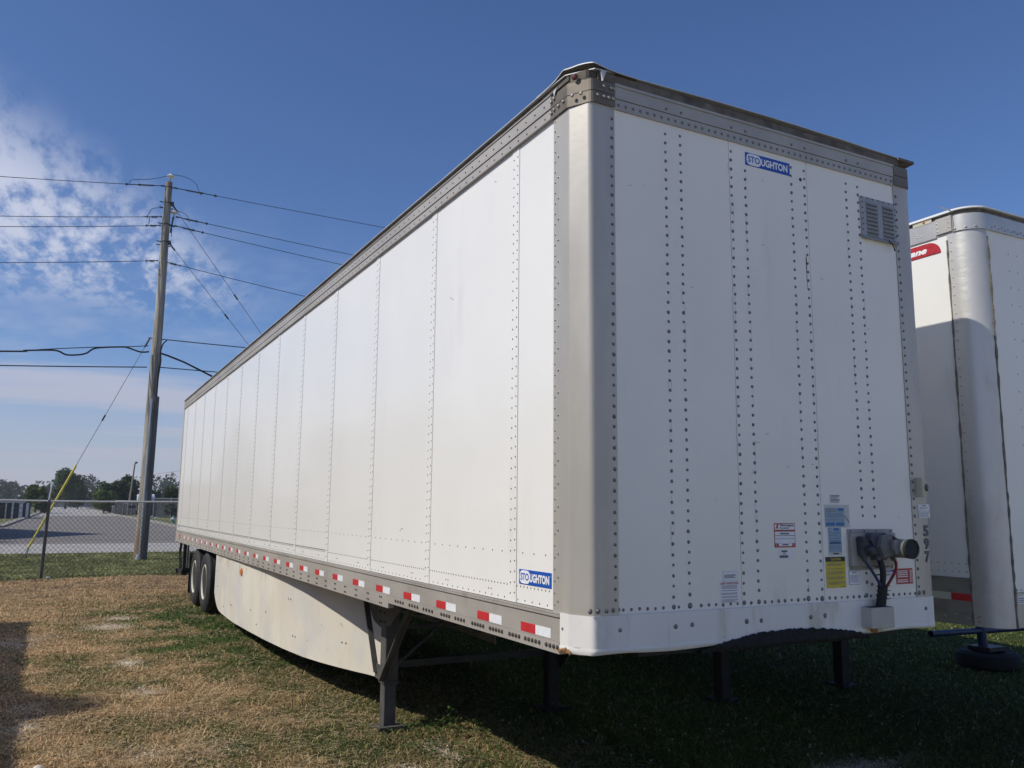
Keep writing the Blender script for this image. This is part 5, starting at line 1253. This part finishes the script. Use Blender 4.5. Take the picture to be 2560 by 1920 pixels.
pt = at(90, 1250, 128); tree('round_bush', 'yellow green bush just left of the street behind the leaning fence post', pt.x, 128, 3.0, 4.6, 5, LEAF3, 2200, .25, low=0.)
pt = at(105, 1262, 126); tree('round_bush', 'dark low bush at the left edge of the side street', pt.x, 126, 1.7, 2.4, 6, LEAF2, 900, .22, low=0.)
pt = at(290, 1230, 132); tree('leafy_tree', 'wide dark green tree mass left of the utility pole', pt.x, 132, 5.2, 4.9, 8, LEAF2, 4200, .30, low=0.)
pt = at(318, 1210, 134); tree('leafy_tree', 'taller peak of green tree behind the street lamp pole', pt.x, 134, 3.9, 5.9, 9, LEAF2, 2600, .30, low=0.1)
pt = at(262, 1240, 128); tree('leafy_tree', 'pale green left shoulder of the tree mass left of the utility pole', pt.x, 128, 3.0, 3.7, 10, LEAF3, 2200, .26, low=0.)
pt = at(428, 1230, 118); tree('leafy_tree', 'small upright tree by the rear corner of the long white trailer', pt.x, 118, 2.5, 3.9, 12, LEAF2, 1800, .22, low=0.05)
pt = at(385, 1238, 135); tree('round_bush', 'low dark bush seen just right of the utility pole', pt.x, 135, 3.6, 3.3, 14, LEAF2, 1500, .25, low=0.)
# far wood
r_ = np.random.default_rng(99); bl = []
for i in range(420):
    x = r_.uniform(-260, 300); y = r_.uniform(385, 430); hgt = 9.4+1.8*math.sin(x*.05)+1.6*math.sin(x*.21+1)+r_.uniform(-1.2, 1.6)+(2.2 if x < 2 else 0)*(.5+.5*math.sin(x*.13+.6))
    z0 = G0(y)
    for j in range(3): bl.append((np.array([x+r_.uniform(-1.5, 1.5), y, z0+hgt*(.25+.3*j)]), r_.uniform(1.9, 3.2)))
Vq, Fq_ = crown('x', bl, 60000, .75, None, None, 5)
npmesh('far_wood', Vq, Fq_, LEAFW, kind='stuff', label='hazy line of woodland along the horizon')
# low wall at the end of the street
Wl = thing('low_wall', 'grey block wall closing the far end of the side street', 'wall', (2, 262, G0(262)))
for i in range(-8, 9): MB().box(2+i*3.0-1.48, 2+i*3.0+1.48, 262, 262.3, G0(262)-.1, G0(262)+1.3+(.1 if i % 3 == 0 else 0)).build('wall_panel', BWALL, Wl)
# street lamp pole
pb = at(319, 1285, 126); zb = G0(126)
SL = thing('street_lamp', 'thin wooden street lamp pole standing left of the big utility pole', 'street lamp', (pb.x, 126, zb))
mb = MB(); mb.smooth = True; mb.tube([(pb.x, 126, zb-.05), (pb.x+.45, 126, zb+7.0)], .1, 8, rs=[.15, .10]); mb.build('pole', mat('brown_pole_wood', (.24, .21, .17), .9, 0, (2, .2, (3, 3, .3))), SL)
mb = MB(); mb.smooth = True; mb.tube([(pb.x+.45, 126, zb+6.85), (pb.x+.62, 125.9, zb+7.15)], .04, 6); mb.lathe([(.05, .16), (.16, .1), (.20, -.02), (.16, -.12), (.003, -.14)], (pb.x+.60, 125.9, zb+7.12), n=12); mb.build('lamp_head', mat('dark_lamp', (.05, .045, .05), .5), SL)
wire([(pb.x+.4, 126, zb+4.4), (pb.x+3.2, 126, zb+5.6), (pb.x+14, 126, zb+7.5)], .015, 'service wire leaving the small street lamp pole', 'service_wire', group='service wires')
# dark screened fence, sign
def panelfence(name, label, pa, pb_, y0, y1, h_, m_, n, parts='fence_panel'):
    a = Vector((pa, y0, 0)); b = Vector((pb_, y1, 0)); o = thing(name, label, 'fence', (a.x, a.y, G0(a.y)))
    for i in range(n):
        p = a.lerp(b, i/n); q = a.lerp(b, (i+1)/n); d = (q-p).normalized(); p2 = p+d*.03; q2 = q-d*.03
        z = G0(p.y); mb = MB(); mb.bar((p2.x, p2.y, z+h_/2), (q2.x, q2.y, z+h_/2), .04, h_, side=(0, 0, 1)); mb.build(parts, m_, o)
        MB().box(p.x-.035, p.x+.035, p.y-.10, p.y-.03, z-.05, z+h_+.08).build('fence_post', FRAIL, o)
    MB().bar((a.x, a.y-.05, G0(a.y)+h_), (b.x, b.y-.05, G0(b.y)+h_), .05, .05).build('fence_rail', FRAIL, o)
    return o
p1 = at(286, 1280, 119); p2 = at(338, 1280, 119)
panelfence('screen_fence', 'dark screened fence below the tree mass left of the utility pole', p1.x, p2.x+.4, 119, 117, 1.85, DARKF, 3)
p1 = at(228, 1270, 165); p2 = at(288, 1280, 118)
panelfence('screen_fence', 'receding dark fence along the right side of the far street', p1.x+1, p2.x, 190, 122, 1.1, DARKF, 6)
p1 = at(382, 1290, 105); p2 = at(460, 1290, 101)
gf = panelfence('slatted_fence', 'grey slatted fence with climbing vine beyond the rear of the long trailer', p1.x, p2.x+10, 105, 101, 2.25, GREYF, 7)
r2 = np.random.default_rng(5); bl = [(np.array([p1.x+1.5+r2.uniform(-.6, 1.3), 104.1, G0(105)+r2.uniform(.4, 1.6)]), r2.uniform(.12, .26)) for _ in range(26)]
Vq, Fq_ = crown('v', bl, 700, .09, None, None, 8); tag(npmesh('vine', Vq, Fq_, leafmat('vine_leaf', (.045, .075, .05), (.09, .12, .08))), 'pale leafy vine climbing on the grey slatted fence', 'vine')
sg = at(330, 1267, 115)
So = thing('street_sign', 'dark rectangular sign beside the utility pole in front of the screened fence', 'sign', (sg.x, 115, G0(115)))
MB().box(sg.x-.42, sg.x+.42, 114.9, 114.95, sg.z-.15, sg.z+.15).build('sign_plate', DBLACK, So)
MB().box(sg.x-.55, sg.x-.48, 114.95, 115.02, G0(115)-.1, sg.z+.3).box(sg.x+.5, sg.x+.57, 114.95, 115.02, G0(115)-.1, sg.z+.4).build('sign_post', FRAIL, So)
MB().box(sg.x-.9, sg.x-.45, 114.90, 114.94, sg.z+.42, sg.z+.52).build('sign_plate', DWHITE, So)
sgv = thing('street_sign', 'small white plate hung from the fence rail left of the utility pole', 'sign', (0, 0, 0)) if False else None
# hydrant
hp = at(433, 1306, 83); hz_ = G0(83)
H = thing('fire_hydrant', 'green and white fire hydrant on the grass at the trailer rear corner', 'fire hydrant', (hp.x, 83, hz_))
mb = MB(); mb.smooth = True; mb.lathe([(.17, 0), (.17, .04), (.12, .06), (.12, .42), (.15, .44), (.15, .48)], (hp.x, 83, hz_), n=14); mb.build('barrel', HYG, H)
mb = MB(); mb.smooth = True; mb.lathe([(.15, .48), (.14, .56), (.09, .64), (.04, .66), (.04, .72), (.003, .73)], (hp.x, 83, hz_), n=14); mb.build('bonnet', HYG, H)
mb = MB(); mb.smooth = True; mb.lathe([(.155, .43), (.16, .46), (.155, .50)], (hp.x, 83, hz_), n=14); mb.build('flange', HYW, H)
for d in ((-1, 0, 0), (1, 0, 0), (0, -1, 0)):
    mb = MB(); mb.smooth = True; mb.lathe([(.07, .08), (.07, .19), (.085, .20), (.085, .25), (.003, .27)], (hp.x, 83, hz_+.34), d, 10); mb.build('nozzle_cap', HYW, H)
# pale vehicle body / tank and brown container
q = at(378, 1236, 112); z0 = G0(112)
TK = thing('tank_truck', 'pale blue white tank body seen right of the utility pole', 'truck', (q.x, 112, z0))
mb = MB(); mb.smooth = True; mb.tube([(q.x-1.6, 112, z0+2.25), (q.x-1.5, 112, z0+2.25), (q.x+.35, 112, z0+2.25), (q.x+.45, 112, z0+2.25)], .5, 14, rs=[.3, .5, .5, .3]); mb.build('tank', mat('pale_blue_paint', (.50, .58, .68), .4), TK)
MB().box(q.x-1.6, q.x+.3, 111.6, 112.4, z0+1.0, z0+1.7).build('chassis', DARKF, TK)
mb = MB()
for xx in (-1.2, -.1): mb.lathe([(.5, 0), (.5, .25)], (q.x+xx, 111.5, z0+.5), (0, 1, 0), 14)
mb.build('wheel', TYRE, TK)
q = at(394, 1236, 115); z0 = G0(115)
BC = thing('shipping_container', 'dark brown metal container behind the grey slatted fence', 'container', (q.x, 115, z0))
mb = MB(); mb.box(q.x-.4, q.x+.45, 115, 117, z0, z0+2.75); mb.build('container_body', BROWN, BC)
for i in range(7): MB().box(q.x-.38+i*.12, q.x-.32+i*.12, 114.97, 115.0, z0+.1, z0+2.65).build('corrugation', BROWN, BC)
# left sheds
q0 = at(4, 1290, 98); q1 = at(74, 1290, 98); z0 = G0(98)
SH = thing('storage_shed', 'low white framed shed with dark blue doorway at the left edge beyond the road', 'shed', (q0.x, 98, z0))
MB().box(q0.x-4, q1.x-.05, 98.2, 101, z0-.1, z0+1.62).build('shed_wall', DARKF, SH)
MB().box(q0.x-4.2, q1.x-.6, 97.8, 101.4, z0+1.62, z0+1.74).build('roof', SHEDW, SH)
for u0, u1 in ((12.5, 15.5), (28, 33), (47, 56), (64, 71)):
    a, b = at(u0, 1280, 98).x, at(u1, 1280, 98).x; MB().box(a, b, 97.95, 98.1, z0-.05, z0+1.6).build('frame_post', SHEDW, SH)
a, b = at(33.5, 1280, 98).x, at(47, 1280, 98).x; MB().box(a, b, 98.05, 98.15, z0, z0+1.45).build('door', SHEDD, SH)
# small pale block right of grey fence
tag(MB().bbox(at(387, 1291, 100).x, at(391, 1291, 100).x+.1, 100, 100.25, G0(100)-.02, G0(100)+.16, .02).build('litter', DWHITE), 'white scrap lying on the grass before the grey fence', 'litter')

# ------------------------------------------------------------------ neighbours just outside the frame (their shade and reflection are in view)
OT = thing('box_trailer', 'white trailer parked left of the camera that shades the lower left grass', 'semi trailer', (-8.0, 4, -.2))
MB().box(-9.25, -6.68, -5.0, 12.15, .85, 3.80).build('body', WHITE2, OT)
MB().box(-9.27, -6.66, -5.02, 12.17, 3.80, 3.86).build('roof', ROOF, OT)
MB().box(-9.26, -6.66, -5.0, 12.15, .72, .86).build('bottom_rail', RAIL, OT)
MB().box(-9.1, -6.8, -4.8, 12.0, -.1, .75).build('side_skirt', SKIRT, OT)
tree('shade_tree', 'tree standing left of the lot beyond the frame', -12.75, 6.6, 2.0, 10.75, 33, LEAF2, 3600, .20, low=.45, group='trees left of the lot')
for k, (tx, tyy, tw, th_) in enumerate(((-13.5, 36, 6.5, 7.4), (-19.5, 37, 7.5, 8.6), (-17, 28, 5.5, 6.4), (-23, 27, 7, 8.2), (-21, 18, 6, 6.2), (-27, 14, 8, 7.6), (-12.5, 45, 5, 7.0))):
    tree('shade_tree', 'tree of the row left of the lot, ' + ('nearest the road', 'second from the road', 'slim, third from the road', 'broad, in mid row', 'low, toward the camera', 'nearest the camera', 'small, by the road verge')[k], tx, tyy, tw, th_, 50+k, (LEAF1, LEAF2)[k % 2], 1500, .36, low=.08, group='trees left of the lot')
WH = thing('warehouse', 'gabled metal warehouse left of the road beyond the frame', 'building', (-24, 57, G0(57)))
mb = MB(); z0 = G0(57); mb.prism([(47, z0-.2), (47, z0+2.4), (57.5, z0+8.1), (68, z0+2.4), (68, z0-.2)], -36, -8.4, lambda a, b, c_: (c_, a, b)); mb.build('wall', GREYF, WH)
mb = MB(); mb.prism([(46.5, z0+2.15), (46.5, z0+2.35), (57.5, z0+8.35), (68.5, z0+2.35), (68.5, z0+2.15), (57.5, z0+8.15)], -36.3, -8.2, lambda a, b, c_: (c_, a, b)); mb.build('roof', ROOF, WH)

# ------------------------------------------------------------------ air
hm = bpy.data.materials.new('pale_air'); hm.use_nodes = True; t = hm.node_tree; t.nodes.clear()
pv = N(t, 'ShaderNodeVolumePrincipled'); pv.inputs['Color'].default_value = (.86, .92, 1, 1); pv.inputs['Density'].default_value = .00032; pv.inputs['Anisotropy'].default_value = .3
ou = N(t, 'ShaderNodeOutputMaterial'); t.links.new(pv.outputs[0], ou.inputs['Volume'])
MB().box(-660, 660, -140, 880, -1.5, 17.).build('haze', hm, kind='stuff')
for o in bpy.data.objects:
    if '_o' in o: del o['_o']
